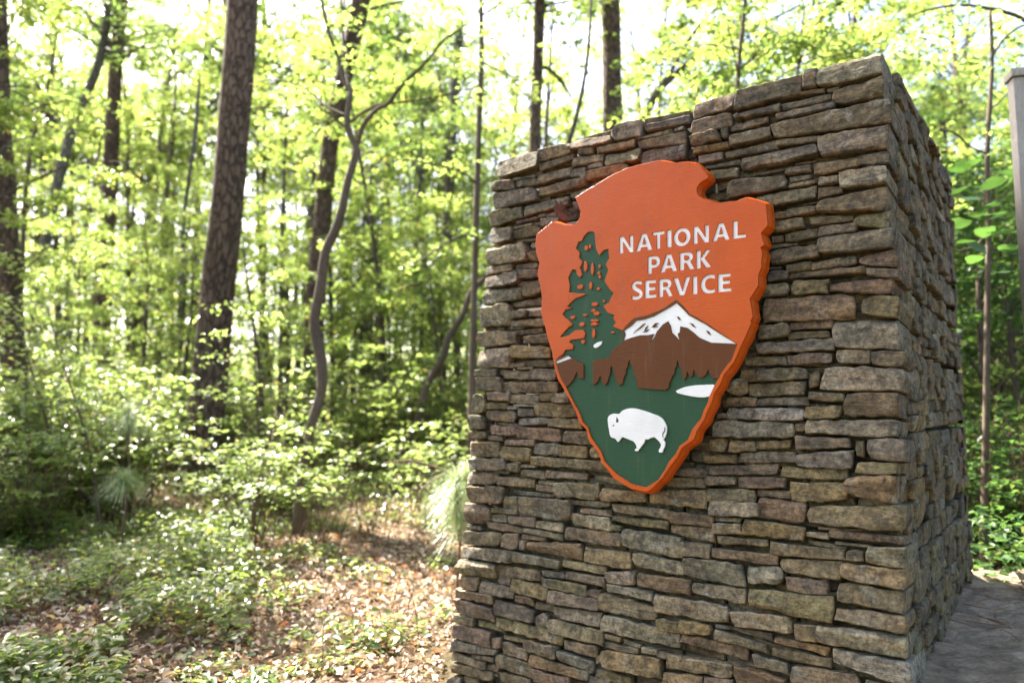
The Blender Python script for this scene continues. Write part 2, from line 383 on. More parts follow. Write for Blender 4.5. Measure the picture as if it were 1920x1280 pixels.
# traced stones: crop origin x, y, scale; then xl, ytop, ybot, xr, ytop, ybot, tone
TRACE = [
(920, 90, 4.8, """55 1020 1176 435 930 1070 b;430 920 1025 730 840 945 o;440 1045 1110 755 950 985 b;730 835 915 1095 780 840 o;760 825 840 1090 715 765 b;1090 700 830 1355 640 790 l;780 905 960 920 885 940 b;720 985 1070 1000 950 1010 b;935 890 945 1290 825 890 o;865 1055 1090 1005 1015 1070 g;1020 970 1060 1350 900 1020 b;1265 820 835 1620 705 755 o;1320 845 905 1745 740 855 b;1350 930 1045 1760 860 1000 d;1370 630 680 1780 540 590 b;1375 690 745 1785 590 665 g;705 1090 1150 840 1060 1150 l;835 1110 1190 1240 1040 1100 b;1250 1060 1085 1350 1030 1050 r;1650 725 750 1735 700 735 r"""),
(1300, 90, 4.8, """0 500 640 385 395 520 r;375 390 555 980 245 400 b;985 200 365 1105 175 350 b;1100 190 345 1715 20 235 l;-20 655 785 345 575 690 b;-30 790 890 235 725 825 b;240 720 820 300 710 800 d;375 590 630 780 490 560 b;305 690 750 660 600 660 r;330 780 880 700 680 790 b;785 490 545 1230 395 450 g;730 590 650 1275 460 530 g;1190 360 385 1300 335 375 o;880 402 420 1180 352 385 r;1250 390 520 1725 260 420 o;710 690 810 1770 440 655 b;0 890 945 320 830 880 o;40 970 1045 260 930 1000 r;265 940 990 745 820 905 g;740 820 880 1120 780 830 b;430 1000 1105 1110 850 960 d;1125 790 970 1770 690 885 l;100 1060 1085 425 1000 1040 g;910 1030 1040 1100 990 1010 g;1070 1040 1140 1470 980 1060 o;1475 960 1050 1770 915 1030 d;830 1075 1130 1065 1035 1100 b;470 1150 1160 830 1060 1085 d;140 1100 1190 400 1065 1150 b"""),
(1400, 310, 5.82, """-220 180 370 430 80 225 g;90 350 490 745 215 335 b;445 115 175 690 80 120 g;460 190 235 770 130 170 v;780 120 215 1000 95 180 l;1005 70 250 1545 0 195 l;765 240 360 1025 205 290 r;610 410 420 790 370 385 b;770 400 520 1555 220 480 o;430 480 565 765 430 500 b;270 510 600 425 490 560 b;290 620 730 640 560 670 o;675 560 655 1150 535 590 b;1150 560 650 1560 480 690 v;770 670 770 1190 610 720 b;390 735 830 770 670 770 b;255 760 835 380 745 820 o;265 850 900 550 835 850 g;765 795 965 1620 690 895 g;250 920 1080 800 845 980 b;1215 1000 1075 1660 905 1110 r;410 1080 1165 690 1030 1130 v;705 1055 1140 1205 970 1070 g;450 1160 1220 1300 1095 1165 v;215 1150 1270 440 1135 1245 d;235 1110 1130 360 1105 1115 g;1300 1110 1190 1670 1130 1240 b"""),
(1400, 510, 5.82, """890 130 205 1600 60 230 r;480 100 250 885 80 215 v;150 140 270 465 110 240 b;180 290 550 1190 240 500 r;1250 260 450 1680 240 510 v;470 550 625 950 500 600 r;110 590 735 450 555 690 b;430 650 735 910 645 705 v;955 540 820 1680 500 855 l;90 780 890 955 710 850 g;-50 920 1020 430 920 1010 v;460 905 1020 960 870 985 r;975 850 995 1350 845 1000 b;1345 860 1015 1720 870 1040 b;100 1060 1195 660 1035 1160 b;-70 1060 1200 100 1060 1190 o;670 1090 1275 785 1085 1270 b;805 1040 1290 1720 1040 1290 l"""),
(1340, 710, 5.05, """320 50 160 870 15 150 b;90 0 150 310 -10 150 b;85 170 255 390 180 260 o;400 190 255 880 155 250 d;890 120 190 1235 140 220 g;1225 145 355 1750 125 355 r;105 275 380 850 280 395 l;865 260 385 1215 250 370 o;20 320 375 100 320 370 b;-10 400 550 765 415 555 l;740 410 500 855 415 500 b;860 395 515 1750 385 555 l;-70 560 690 100 560 690 b;105 590 695 365 590 680 r;375 590 660 715 580 660 v;770 535 675 1300 570 650 r;1335 570 760 1415 575 750 b;1430 565 765 1800 570 795 g;200 700 790 760 690 800 g;-130 720 800 180 715 800 o;770 715 830 1330 680 860 g;1335 785 895 1740 800 905 v;-100 830 915 595 795 905 b;600 835 930 1255 850 960 v;-110 920 1010 200 930 1005 l;215 930 1030 680 940 1035 r;690 975 1170 1250 980 1160 v;1245 925 1090 1750 910 1200 o;-100 1040 1160 370 1055 1160 v;385 1050 1110 715 1060 1140 r"""),
(1390, 930, 5.565, """165 10 230 675 80 300 r;680 105 275 1700 95 385 b;10 240 390 655 320 470 o;670 370 410 900 390 455 g;910 350 430 1700 430 515 b;690 460 510 1085 530 580 g;960 475 500 1320 515 540 v;780 318 345 1230 350 370 o;290 475 600 1060 560 680 b;1095 555 680 1275 575 685 b;1305 535 690 1710 530 765 l;395 640 770 1050 690 900 v;1020 695 850 1710 770 975 o;40 735 920 430 740 925 l;470 845 1000 900 880 1045 r;1000 900 1090 1710 1000 1240 b"""),
(1390, 1100, 5.647, """70 10 190 970 110 405 v;985 220 340 1740 310 500 v;-125 260 420 550 310 495 l;550 400 570 795 410 600 b;800 400 570 1750 530 780 l;335 530 590 920 650 750 o;290 650 740 930 770 885 v;100 700 830 470 820 945 l;500 840 1040 1260 930 1110 b;960 650 800 1800 815 1075 l;1310 970 1110 1560 1040 1200 g;-90 830 1050 490 990 1200 r;1580 1085 1250 1830 1105 1290 g"""),
(1120, 1060, 5.647, """85 75 190 405 55 220 l;420 70 220 1000 160 330 o;1010 185 290 1585 250 425 l;80 195 270 585 280 390 l;10 285 475 640 455 600 b;585 300 490 1385 435 630 l;25 510 680 860 725 895 l;610 560 680 865 600 750 v;875 570 710 1210 640 745 o;1240 630 670 1390 650 690 b;860 725 810 1570 880 1030 r;60 720 780 220 760 820 l;50 810 880 410 890 955 b;455 855 920 620 900 960 l;610 910 970 745 930 1000 r;40 900 1075 680 990 1200 o;725 940 1095 1420 1060 1205 l;665 1130 1260 1090 1180 1290 o;1105 1185 1290 1420 1215 1300 r;250 780 830 450 850 890 v;1385 655 690 1845 730 815 r;1245 680 790 1805 850 935 v"""),
(1120, 880, 5.565, """-60 60 110 290 110 175 v;50 195 325 520 240 345 o;540 225 345 1135 215 410 o;700 75 180 1110 90 200 b;760 -20 60 1130 0 80 r;1165 320 480 1690 345 500 l;140 355 440 745 415 515 v;130 480 540 720 540 635 v;740 430 560 1205 490 600 r;1220 485 540 1490 510 555 v;1205 560 665 1515 575 675 b;735 580 660 1205 620 770 b;1245 690 770 1780 740 805 v;232 610 800 865 715 930 l;865 755 900 1175 780 935 o;1180 820 910 1880 890 1005 r;360 865 1000 900 975 1110 l;885 910 1100 1530 1000 1230 g;135 570 625 235 600 650 v"""),
(850, 920, 5.565, """140 -45 105 520 -40 140 b;510 45 180 665 60 215 b;680 60 240 1235 100 325 d;105 120 345 375 165 340 r;385 175 225 660 200 250 v;360 240 310 545 250 345 g;550 250 340 840 280 380 b;835 310 380 1140 340 435 l;340 320 385 700 385 455 b;725 385 430 1145 450 530 g;695 450 500 950 490 530 r;135 370 400 270 370 415 g;90 420 560 490 440 575 g;495 445 590 675 455 615 r;690 510 610 750 520 640 g;760 535 620 1345 550 725 r;1150 370 500 1740 455 590 r;1250 230 355 1630 290 430 l;1210 95 140 1390 110 170 b;1385 110 170 1625 115 170 g;1310 185 225 1635 205 280 r;85 570 690 600 630 755 g;597 622 735 1110 735 820 g;1120 715 790 1590 800 885 v;1355 590 740 1845 650 825 o;45 705 860 440 760 920 g;430 765 880 910 835 950 b;455 865 910 590 890 940 b;455 915 960 585 930 995 r;925 830 890 1155 860 920 g;1155 840 910 1570 905 1005 b;50 870 1010 265 895 1055 r;280 935 1060 625 1020 1135 g;580 905 1040 975 1010 1155 b;915 905 1000 1380 985 1105 v;1375 1035 1090 1530 1030 1130 r;990 1025 1160 1505 1135 1255 b;40 1015 1105 420 1095 1190 b;635 1080 1150 830 1130 1215 r;835 1155 1235 1045 1190 1275 b"""),
(840, 1080, 5.647, """80 230 385 480 350 490 b;485 245 405 915 370 500 d;1110 325 445 1605 395 545 l;915 400 530 1060 410 560 g;60 395 480 280 450 545 g;300 465 530 590 540 600 v;490 425 530 1195 600 735 o;1065 450 600 1640 590 740 v;60 490 650 450 600 765 b;450 650 770 550 655 785 r;580 630 670 790 670 715 v;550 685 825 825 785 905 b;785 665 785 1150 745 885 g;1215 670 770 1570 745 870 r;1150 775 880 1525 905 1035 g;30 665 790 500 780 835 g;490 825 945 900 940 1090 b;25 800 880 390 920 1000 v;250 825 870 480 865 915 g;850 825 940 1480 1010 1115 o;380 930 990 520 960 1040 b;25 910 1020 450 1020 1115 b;390 1010 1050 500 1050 1085 g;895 980 1110 1300 1090 1200 r;530 1010 1130 880 1100 1200 b;1535 975 1070 1930 1090 1200 v;1480 1060 1150 1700 1110 1200 g;1555 840 940 1615 830 920 b;-10 1060 1200 140 1060 1200 d;150 1060 1130 290 1090 1150 b"""),
(890, 290, 5.564, """195 300 385 415 260 355 b;400 235 265 525 225 250 b;420 275 335 640 235 310 b;530 215 245 700 170 195 b;655 225 315 990 120 205 b;200 410 575 650 345 470 g;645 345 435 1145 235 320 b;170 595 760 500 535 650 b;515 545 650 975 430 520 d;990 400 470 1220 320 350 v;425 690 720 650 640 665 r;390 745 780 590 700 730 b;595 690 735 680 685 720 b;655 625 660 735 605 640 b;735 610 655 870 580 630 b;160 775 935 400 755 895 g;390 800 875 670 740 840 b;410 885 915 640 860 890 v;130 980 1160 545 915 1100 l;580 920 980 640 905 975 b;555 1030 1105 680 1020 1100 r;555 985 1010 670 985 1010 g;110 1180 1255 400 1140 1205 b;410 1145 1200 650 1115 1170 b;690 670 770 880 650 690 g;1020 490 560 1090 480 600 g"""),
(880, 500, 5.82, """165 125 235 545 40 185 b;540 45 130 760 25 110 d;500 160 205 770 130 185 r;155 255 425 565 215 350 g;570 210 330 790 195 290 v;455 390 440 810 320 410 b;125 460 660 455 385 630 l;425 490 570 605 465 540 g;635 490 545 810 450 530 b;440 590 655 820 555 640 b;95 710 880 510 700 840 b;490 695 745 790 665 710 b;580 760 830 880 715 830 b;85 920 1100 440 875 1095 l;450 855 1000 890 880 990 o;430 1050 1105 600 1040 1080 b;580 1020 1095 910 1010 1090 b;60 1125 1195 300 1110 1190 b;305 1115 1190 370 1115 1190 b;520 1090 1120 680 1085 1115 o;360 1130 1215 650 1140 1230 b;650 1120 1235 960 1110 1230 g"""),
(860, 700, 5.333, """160 40 165 435 40 180 b;430 80 190 600 90 195 b;595 90 190 1000 80 185 b;280 190 265 510 190 275 r;490 210 300 795 210 310 g;800 200 270 940 200 275 o;945 200 290 1110 195 295 b;130 200 400 255 205 405 g;260 290 360 470 285 355 v;470 320 360 580 330 360 g;265 375 460 560 380 490 r;570 350 430 725 355 425 g;745 295 430 1200 310 440 o;575 450 520 880 440 500 l;880 450 530 1220 460 560 v;110 410 560 250 415 560 b;360 485 510 575 500 525 g;300 510 610 580 530 625 r;570 530 640 1020 560 690 r;1030 570 690 1330 575 715 b;110 575 655 265 575 650 b;280 625 660 430 630 680 r;440 660 715 740 660 725 r;105 680 830 405 690 830 b;410 735 870 730 745 885 o;735 700 810 1000 695 815 g;990 720 820 1285 730 850 v;1305 740 835 1430 740 850 v;725 830 910 1110 850 950 v;1100 855 950 1510 880 990 v;95 850 960 470 850 970 g;480 890 980 600 900 990 b;610 910 940 760 910 940 l;325 960 1005 480 975 1005 g;600 960 1010 860 970 1060 g;880 970 1040 1290 1000 1065 r;85 980 1110 370 1000 1110 b;380 1030 1110 750 1060 1150 b;765 1110 1170 950 1130 1195 v;785 1075 1110 940 1075 1120 l;950 1090 1230 1410 1100 1260 l;510 1160 1210 930 1210 1240 g"""),
]
built = []                                                    # (view area, V, F, tint)
sd = 100
for ox, oy, sc, txt in TRACE:
    for ln in txt.split(';'):
        w = ln.split(); xl, a1, b1, xr, a2, b2 = [float(v) for v in w[:6]]; tone = w[6]; sd += 1
        g = -.7                                              # pixels of joint on each side
        pts = [(ox+xl/sc+g, oy+a1/sc+g*.5), (ox+xr/sc-g, oy+a2/sc+g*.5), (ox+xr/sc-g, oy+b2/sc-g*.5), (ox+xl/sc+g, oy+b1/sc-g*.5)]
        q = [to_front(*p) for p in pts]
        rg = np.random.default_rng(sd*7)
        corner = ox+xr/sc > 1655 or ox+xl/sc < 935-(oy+a1/sc-300)*.085+14
        hh = abs(q[0][1]-q[3][1])
        prot = rg.uniform(-.010, .012) + (.006 if corner else 0) - (.012 if hh < .045 else 0)
        V, F, ar = stone(q, AV, UF, NF, ORG, prot, rg.uniform(.2, .36) if corner else .14, sd)
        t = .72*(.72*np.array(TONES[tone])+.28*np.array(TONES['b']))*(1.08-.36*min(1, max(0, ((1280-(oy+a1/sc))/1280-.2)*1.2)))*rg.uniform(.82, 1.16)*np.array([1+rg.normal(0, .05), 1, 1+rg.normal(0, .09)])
        built.append((ar, V, F, t))
def face_rows(c0, c1, z0, z1, uin, hlo, hhi, llo, lhi, seed, coarse, nf, joint=.0, uo=0.0, weight=1.0, rough=1.5, prot0=0.0):
    """irregular courses of smaller stones over a side face; c0/c1 give the face's two upright edges"""
    rg = random.Random(seed); out = []
    e0, e1 = c0(0.0), c1(0.0); ex = (c1(1.5)-c0(1.5)); ex[2] = 0; ex /= np.linalg.norm(ex)
    up = np.cross(nf, ex); up = up if up[2] > 0 else -up
    z = z0; k = seed*1000
    while z < z1:
        h = min(rg.uniform(hlo, hhi), z1-z+.01)
        wid = np.dot(c1(z)-c0(z), ex)
        u = uin*rg.uniform(.6, 1.4); tilt = rg.uniform(-.02, .02)
        org = c0(z)
        while u < wid-.03:
            l = min(rg.uniform(llo, lhi), wid+.01-u)
            if wid-u-l < .05: l = wid+.01-u
            parts = [(0, h)] if (h < hhi*.72 or rg.random() < .5) else [(0, h*.48), (h*.5, h)]
            for (a, b) in parts:
                k += 1; dz = lambda: rg.uniform(-.009, .009)
                q = [(u+joint*.5+dz()*.4, b-joint*.5+dz()+tilt*u), (u+l-joint*.5+dz()*.4, b-joint*.5+dz()+tilt*(u+l)), (u+l-joint*.5+dz()*.4, a+joint*.5+dz()+tilt*(u+l)), (u+joint*.5+dz()*.4, a+joint*.5+dz()+tilt*u)]
                V, F, ar = stone(q, ex, up, nf, org, prot0+rg.uniform(-.014, .016)*(1 if prot0 == 0 else .5), .12, k, coarse, rough)
                tone = rg.choice('bbbboovrgglvbb'); t = (.70 if prot0 == 0 else .45)*np.array(TONES[tone])*rg.uniform(.75, 1.2)  # set-back stones get a darker tint, joint shade put into their colour
                out.append((ar*weight, V, F, t))
            u += l
        z += h
    return out
built += face_rows(c_fr, c_br, .22, HGT-.10, .17, .07, .13, .09, .27, 3, 1.1, -AV*1.0, weight=.40, rough=.6)
built += face_rows(c_fr, c_br, HGT-.10, HGT-.02, .2, .08, .09, .2, .4, 5, 1.35, -AV*1.0, weight=.40)
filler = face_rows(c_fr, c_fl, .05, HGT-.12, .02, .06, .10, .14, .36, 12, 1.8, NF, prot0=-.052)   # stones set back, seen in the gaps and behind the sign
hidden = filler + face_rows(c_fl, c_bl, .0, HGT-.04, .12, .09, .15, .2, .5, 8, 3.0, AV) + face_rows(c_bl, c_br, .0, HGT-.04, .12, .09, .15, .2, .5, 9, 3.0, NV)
built.sort(key=lambda b: -b[0])
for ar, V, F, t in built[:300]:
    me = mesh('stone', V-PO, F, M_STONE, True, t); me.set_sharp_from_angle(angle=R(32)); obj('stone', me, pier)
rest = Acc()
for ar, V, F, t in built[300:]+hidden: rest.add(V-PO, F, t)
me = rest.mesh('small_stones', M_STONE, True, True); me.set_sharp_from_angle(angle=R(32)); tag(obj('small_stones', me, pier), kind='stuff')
core = Acc(); ins = .075                                      # rubble heart of the pier, behind the faces
cc = []
for z in (-.1, HGT-.07):
    P4 = [c_fr(z)+NV*ins+AV*ins, c_fl(z)+NV*ins-AV*ins, c_bl(z)-NV*ins-AV*ins, c_br(z)-NV*ins+AV*ins]
    cc += P4
core.add(np.array(cc)-PO, np.array([[0, 1, 2, 3], [7, 6, 5, 4], [0, 4, 5, 1], [1, 5, 6, 2], [2, 6, 7, 3], [3, 7, 4, 0]]))
obj('rubble_core', core.mesh('rubble_core', M_CORE, False), pier)
# ------------------------------------------------------------------ the arrowhead sign
SOFF = .100                                                   # its painted face stands this far off the stones
SORG = ORG + NF*SOFF
SIGN_C = on_plane(1225, 610, SORG, NF)
sign = thing('arrowhead_sign', 'large orange wooden arrowhead sign with carved white lettering, tree, mountain and white bison', 'sign', tuple(SIGN_C))
SX = -AV                                                      # to the picture's right
def S1(txt): return [(980+float(a)/3.764, 280+float(b)/3.764) for a, b in (p.split(',') for p in txt.split())]
def S2(txt): return [(980+float(a)/3.764, 600+float(b)/3.764) for a, b in (p.split(',') for p in txt.split())]
def sp(pts):
    o = []
    for x, y in pts:
        p = on_plane(x, y, SORG, NF) - SIGN_C
        o.append((np.dot(p, SX), np.dot(p, UF)))
    return o
def densify(pts, step=.012, closed=True):
    o = []; n = len(pts)
    for i in range(n if closed else n-1):
        a = np.array(pts[i]); b = np.array(pts[(i+1) % n]); k = max(1, int(np.linalg.norm(b-a)/step))
        o += [tuple(a+(b-a)*j/k) for j in range(k)]
    return o
def round_poly(pts, it=1):
    """one or two rounds of corner cutting"""
    for _ in range(it):
        n = len(pts); o = []
        for i in range(n):
            a = np.array(pts[i]); b = np.array(pts[(i+1) % n]); o += [tuple(a*.78+b*.22), tuple(a*.22+b*.78)]
        pts = o
    return pts
DG = bpy.context.evaluated_depsgraph_get
def plate(name, loops, top, thick, mat, bevel=.0012, parent=None, label=None):
    """flat carved piece: outline with holes (even-odd), its face at height TOP over the sign's face plane, THICK deep"""
    cu = bpy.data.curves.new(name, 'CURVE'); cu.dimensions = '2D'; cu.fill_mode = 'BOTH'
    cu.extrude = max(thick*.5-bevel, .0002); cu.bevel_depth = bevel; cu.bevel_resolution = 1; cu.offset = 0.0
    for lp in loops:
        s = cu.splines.new('POLY'); s.points.add(len(lp)-1); s.use_cyclic_u = True
        for i, (x, y) in enumerate(lp): s.points[i].co = (x, y, 0, 1)
    tmp = bpy.data.objects.new('tmp', cu); COL.objects.link(tmp)
    me = bpy.data.meshes.new_from_object(tmp.evaluated_get(DG()))
    bpy.data.objects.remove(tmp); bpy.data.curves.remove(cu)
    zc = top - thick*.5
    M = Matrix(((SX[0], UF[0], NF[0], 0), (SX[1], UF[1], NF[1], 0), (SX[2], UF[2], NF[2], 0), (0, 0, 0, 1))) @ Matrix.Translation((0, 0, zc))
    me.transform(M); me.materials.clear(); me.materials.append(mat)
    me.name = name
    for p in me.polygons: p.use_smooth = False
    o = obj(name, me, parent if parent is not None else sign)
    if label: o['label'] = label
    return o
OUT = (S1("375,340 430,303 540,237 640,177 740,132 860,102 960,80 1010,85 1080,97 1140,88 1200,95 1250,130 1290,165 1308,192 1300,205 1268,222 1245,242 1225,272 1228,305 1240,332 1270,347 1330,362 1375,382 1440,372 1510,366 1575,340 1640,355 1712,382 1722,470 1727,535 1705,560 1680,588 1692,640 1702,672 1676,692 1690,730 1680,800 1684,830 1662,880 1660,960 1600,1055 1612,1110 1622,1180 1604,1215")
     + S2("1612,20 1580,90 1530,200 1492,290 1418,385 1392,450 1347,520 1330,585 1297,650 1280,700 1226,780 1206,840 1122,900 1095,960 1040,1030 990,1105 905,1190 870,1208 760,1185 640,1112 600,1050 560,1010 540,940 470,850 450,770 400,720 380,650 300,500 250,420 225,320 210,230 180,130 150,10")
     + S1("130,1150 140,1060 125,960 105,880 120,800 100,740 90,680 100,600 210,510 290,530 345,535 385,520 405,480 410,440 390,385"))
TREE_R = S1("705,1275 640,1250 660,1225 640,1190 652,1168 600,1150 572,1105 612,1080 622,1050 645,1015 610,980 580,930 590,895 606,850 588,810 612,770 606,700 570,710 540,745 520,700 515,670 510,590 490,577 460,582 430,610 417,645 390,652 375,700 402,730 395,765 420,792 412,815 400,835 412,860 418,885 400,902 384,880 380,850 350,845 330,880 320,910 332,960 325,1010 400,1018 445,1021 400,1040 370,1050 332,1085 308,1112 342,1118 300,1130 278,1165 302,1190 328,1210 347,1245")
TREE_L = S2("348,15 310,60 270,108 263,127 330,108 345,93 370,74 425,70 441,95 431,125 385,132 341,137 325,155 357,177 350,203 300,208 282,238 340,243")
INNER = (S2("1515,168 1400,92 1300,22") + S1("1300,1230 1230,1185 1180,1160 1140,1110 1085,1060 1050,1083 1010,1113 960,1138 900,1163 850,1178 790,1188 760,1213 722,1250") + TREE_R
       + TREE_L[:-1] + S2("238,270 232,300 246,352 272,420 307,480 362,590 402,660 422,720 457,755 482,830 552,930 577,1000 642,1068 662,1088 770,1158 868,1182 958,1130 1008,1052 1033,1000 1083,942 1108,890 1168,845 1198,772 1263,690 1278,642 1308,582 1318,540 1350,470 1380,415 1395,385 1440,320 1475,280"))
ISL = "437,680,462,712 470,672,481,700 432,790,455,860 483,805,500,885 535,815,550,836 528,862,546,883 536,888,552,910 385,955,425,985 472,935,488,985 522,975,545,992 487,1080,530,1105 565,1065,582,1078 485,1128,512,1148 500,1146,542,1170 480,1200,535,1216 482,1222,528,1242 425,1163,455,1174 337,1175,368,1195 400,1222,434,1248 490,1265,510,1330 415,1345,437,1370 625,1286,645,1296"
def island(x0, y0, x1, y1, k):
    w, h = x1-x0, y1-y0; f = .28 if k % 2 else .18
    return [(x0, y0+h*.45), (x0+w*f, y0+h*.05), (x0+w*.7, y0), (x1, y0+h*.3), (x1-w*.08, y0+h*.72), (x0+w*.55, y1), (x0+w*.12, y1-h*.1)]
islands = [S1(' '.join(f'{a},{b}' for a, b in island(*[float(v) for v in s.split(',')], k))) for k, s in enumerate(ISL.split())]
# glyphs in a unit box, x right, y up; strokes follow a bold humanist sans
def arc(cx, cy, rx, ry, a0, a1, n=14):
    return [(cx+rx*math.cos(R(a0+(a1-a0)*i/n)), cy+ry*math.sin(R(a0+(a1-a0)*i/n))) for i in range(n+1)]
GLY = {
 'N': [[(0, 0), (0, 1), (.27, 1), (.745, .36), (.745, 1), (1, 1), (1, 0), (.74, 0), (.255, .65), (.255, 0)]],
 'A': [[(0, 0), (.365, 1), (.64, 1), (1, 0), (.735, 0), (.665, .21), (.325, .21), (.255, 0)], [(.385, .385), (.605, .385), (.497, .75)]],
 'T': [[(.37, 0), (.37, .82), (0, .82), (0, 1), (1, 1), (1, .82), (.635, .82), (.635, 0)]],
 'I': [[(0, 0), (0, 1), (1, 1), (1, 0)]],
 'O': [arc(.5, .5, .5, .53, 90, 450, 32)[:-1], arc(.5, .5, .255, .33, 90, 450, 28)[:-1]],
 'L': [[(0, 0), (0, 1), (.34, 1), (.34, .185), (1, .185), (1, 0)]],
 'P': [[(0, 0), (0, 1), (.5, 1)] + arc(.56, .665, .44, .335, 80, -80, 12) + [(.3, .33), (.3, 0)], [(.3, .50), (.3, .83), (.48, .83)] + arc(.5, .665, .20, .165, 75, -75, 8) + [(.48, .50)]],
 'R': [[(0, 0), (0, 1), (.46, 1)] + arc(.50, .71, .40, .29, 80, -60, 11) + [(1, 0), (.70, 0), (.44, .40), (.285, .40), (.285, 0)], [(.285, .555), (.285, .83), (.45, .83)] + arc(.46, .693, .165, .137, 75, -75, 8) + [(.45, .555)]],
 'K': [[(0, 0), (0, 1), (.285, 1), (.285, .60), (.66, 1), (.98, 1), (.53, .535), (1, 0), (.665, 0), (.285, .455), (.285, 0)]],
 'S': [[(.05, .04)] + [(.05, .225), (.25, .165), (.42, .155), (.58, .175), (.655, .25), (.63, .335), (.53, .395), (.33, .47), (.13, .57), (.04, .70), (.06, .85), (.17, .95), (.34, 1.02), (.55, 1.03), (.75, 1.0), (.89, .96), (.89, .78), (.72, .835), (.55, .86), (.40, .845), (.345, .775), (.37, .70), (.48, .635), (.70, .555), (.88, .45), (.965, .31), (.945, .16), (.83, .05), (.64, -.02), (.42, -.035), (.20, -.01)]],
 'E': [[(0, 0), (0, 1), (.95, 1), (.95, .825), (.36, .825), (.36, .605), (.90, .605), (.90, .43), (.36, .43), (.36, .175), (1, .175), (1, 0)]],
 'V': [[(.36, 0), (0, 1), (.275, 1), (.51, .29), (.735, 1), (1, 1), (.64, 0)]],
 'C': [[(.96, .03), (.96, .23), (.80, .17), (.63, .155), (.45, .19), (.33, .31), (.285, .50), (.33, .69), (.45, .81), (.63, .845), (.80, .82), (.95, .765), (.95, .965), (.80, 1.01), (.60, 1.03), (.36, .985), (.15, .85), (.03, .66), (0, .50), (.03, .33), (.14, .14), (.34, .01), (.58, -.03), (.80, -.015)]],
}
def fatten(lp, d):
    p = np.array(lp); n_ = len(p); a_ = sum(p[i][0]*p[(i+1) % n_][1]-p[(i+1) % n_][0]*p[i][1] for i in range(n_))
    e1_ = p-np.roll(p, 1, 0); e2_ = np.roll(p, -1, 0)-p
    e1_ /= np.linalg.norm(e1_, axis=1)[:, None]+1e-9; e2_ /= np.linalg.norm(e2_, axis=1)[:, None]+1e-9
    n1_ = np.stack([e1_[:, 1], -e1_[:, 0]], 1); n2_ = np.stack([e2_[:, 1], -e2_[:, 0]], 1)
    m_ = n1_+n2_; m_ /= np.maximum(1.0, (1+(n1_*n2_).sum(1)))[:, None]
    return [tuple(q) for q in p+m_*d*(1 if a_ > 0 else -1)]
def lerp(a, b, t): return a+(b-a)*t
LINES = [("NATIONAL", "683,778 798,912 915,998 1018,1048 1065,1182 1205,1312 1338,1458 1485,1573", (683, 735, 1573, 619), (683, 618, 1573, 496)),
         ("PARK", "883,967 970,1088 1108,1210 1225,1330", (883, 878, 1330, 829), (883, 757, 1330, 704)),
         ("SERVICE", "765,848 862,942 962,1057 1062,1182 1200,1230 1255,1360 1378,1470", (765, 1058, 1470, 998), (765, 934, 1470, 873))]
letters = []
for word, xs, bl, tl in LINES:
    for ch, xr in zip(word, xs.split()):
        x0, x1 = [float(v) for v in xr.split(',')]
        loops = []
        for lp in GLY[ch]:
            pts = []
            for gx_, gy_ in lp:
                x = lerp(x0, x1, gx_); yb = lerp(bl[1], bl[3], (x-bl[0])/(bl[2]-bl[0])); yt = lerp(tl[1], tl[3], (x-tl[0])/(tl[2]-tl[0]))
                pts.append((980+x/3.764, 280+lerp(yb, yt, gy_)/3.764))
            loops.append(sp(pts))
        loops = [fatten(lp, .0019 if i_ == 0 else -.0019) for i_, lp in enumerate(loops)]
        letters.append((ch, loops))
# solid board: flint-chipped edge, wider at the back than at the face
po = np.array(densify(sp(OUT), .014)); n = len(po)
if sum(po[i][0]*po[(i+1) % n][1]-po[(i+1) % n][0]*po[i][1] for i in range(n)) < 0: po = po[::-1]
tg = np.roll(po, -1, 0)-np.roll(po, 1, 0); nr = np.stack([tg[:, 1], -tg[:, 0]], 1); nr /= np.linalg.norm(nr, axis=1)[:, None]
nr = (nr+np.roll(nr, 1, 0)+np.roll(nr, -1, 0))/3
wv = .5+.5*np.sin(np.arange(n)*.83)*np.sin(np.arange(n)*.31+1)
RINGS = [(-.0118, 0.0, 0), (-.016, .003, 0), (-.030, .009, .004), (-.046, .012, .006), (-.066, .013, .006)]
bv = []
for z, o_, w_ in RINGS:
    q = po + nr*(o_+w_*wv[:, None])
    bv.append(q[:, :1]*SX + q[:, 1:2]*UF + z*NF)
BV = np.concatenate(bv); k = np.arange(n); k2 = (k+1) % n
BF_ = np.concatenate([np.stack([r*n+k, (r+1)*n+k, (r+1)*n+k2, r*n+k2], -1) for r in range(len(RINGS)-1)])
bm = bmesh.new(); vv = [bm.verts.new(v) for v in BV]
for f in BF_: bm.faces.new([vv[i] for i in f])
for r0 in (0, (len(RINGS)-1)*n):
    ed = [bm.edges.get((vv[r0+i], vv[r0+(i+1) % n])) for i in range(n)]
    bmesh.ops.triangle_fill(bm, edges=ed, use_beauty=True)
bmesh.ops.recalc_face_normals(bm, faces=bm.faces)
me = bpy.data.meshes.new('backing_board'); bm.to_mesh(me); bm.free(); me.materials.append(M_ORANGE)
obj('backing_board', me, sign)
holes = []
for ch, lps in letters: holes += lps
plate('orange_panel', [list(map(tuple, po)), sp(INNER)] + [sp(i) for i in islands] + holes, 0.0, .0115, M_ORANGE, .0014)
cen = po.mean(0)
fld = [tuple(cen+(np.array(p)-cen)*.992) for p in po]
plate('green_field', [sp(S2("225,250 1560,110 1500,270 1415,392 1380,455 1340,530 1320,590 1290,650 1270,700 1215,775 1190,845 1110,900 1085,960 1030,1030 975,1110 890,1186 865,1196 770,1174 650,1100 612,1045 570,1005 550,935 480,845 455,765 410,715 390,645 310,500 262,420 240,330"))], -.0085, .003, M_GREEN, .0003)
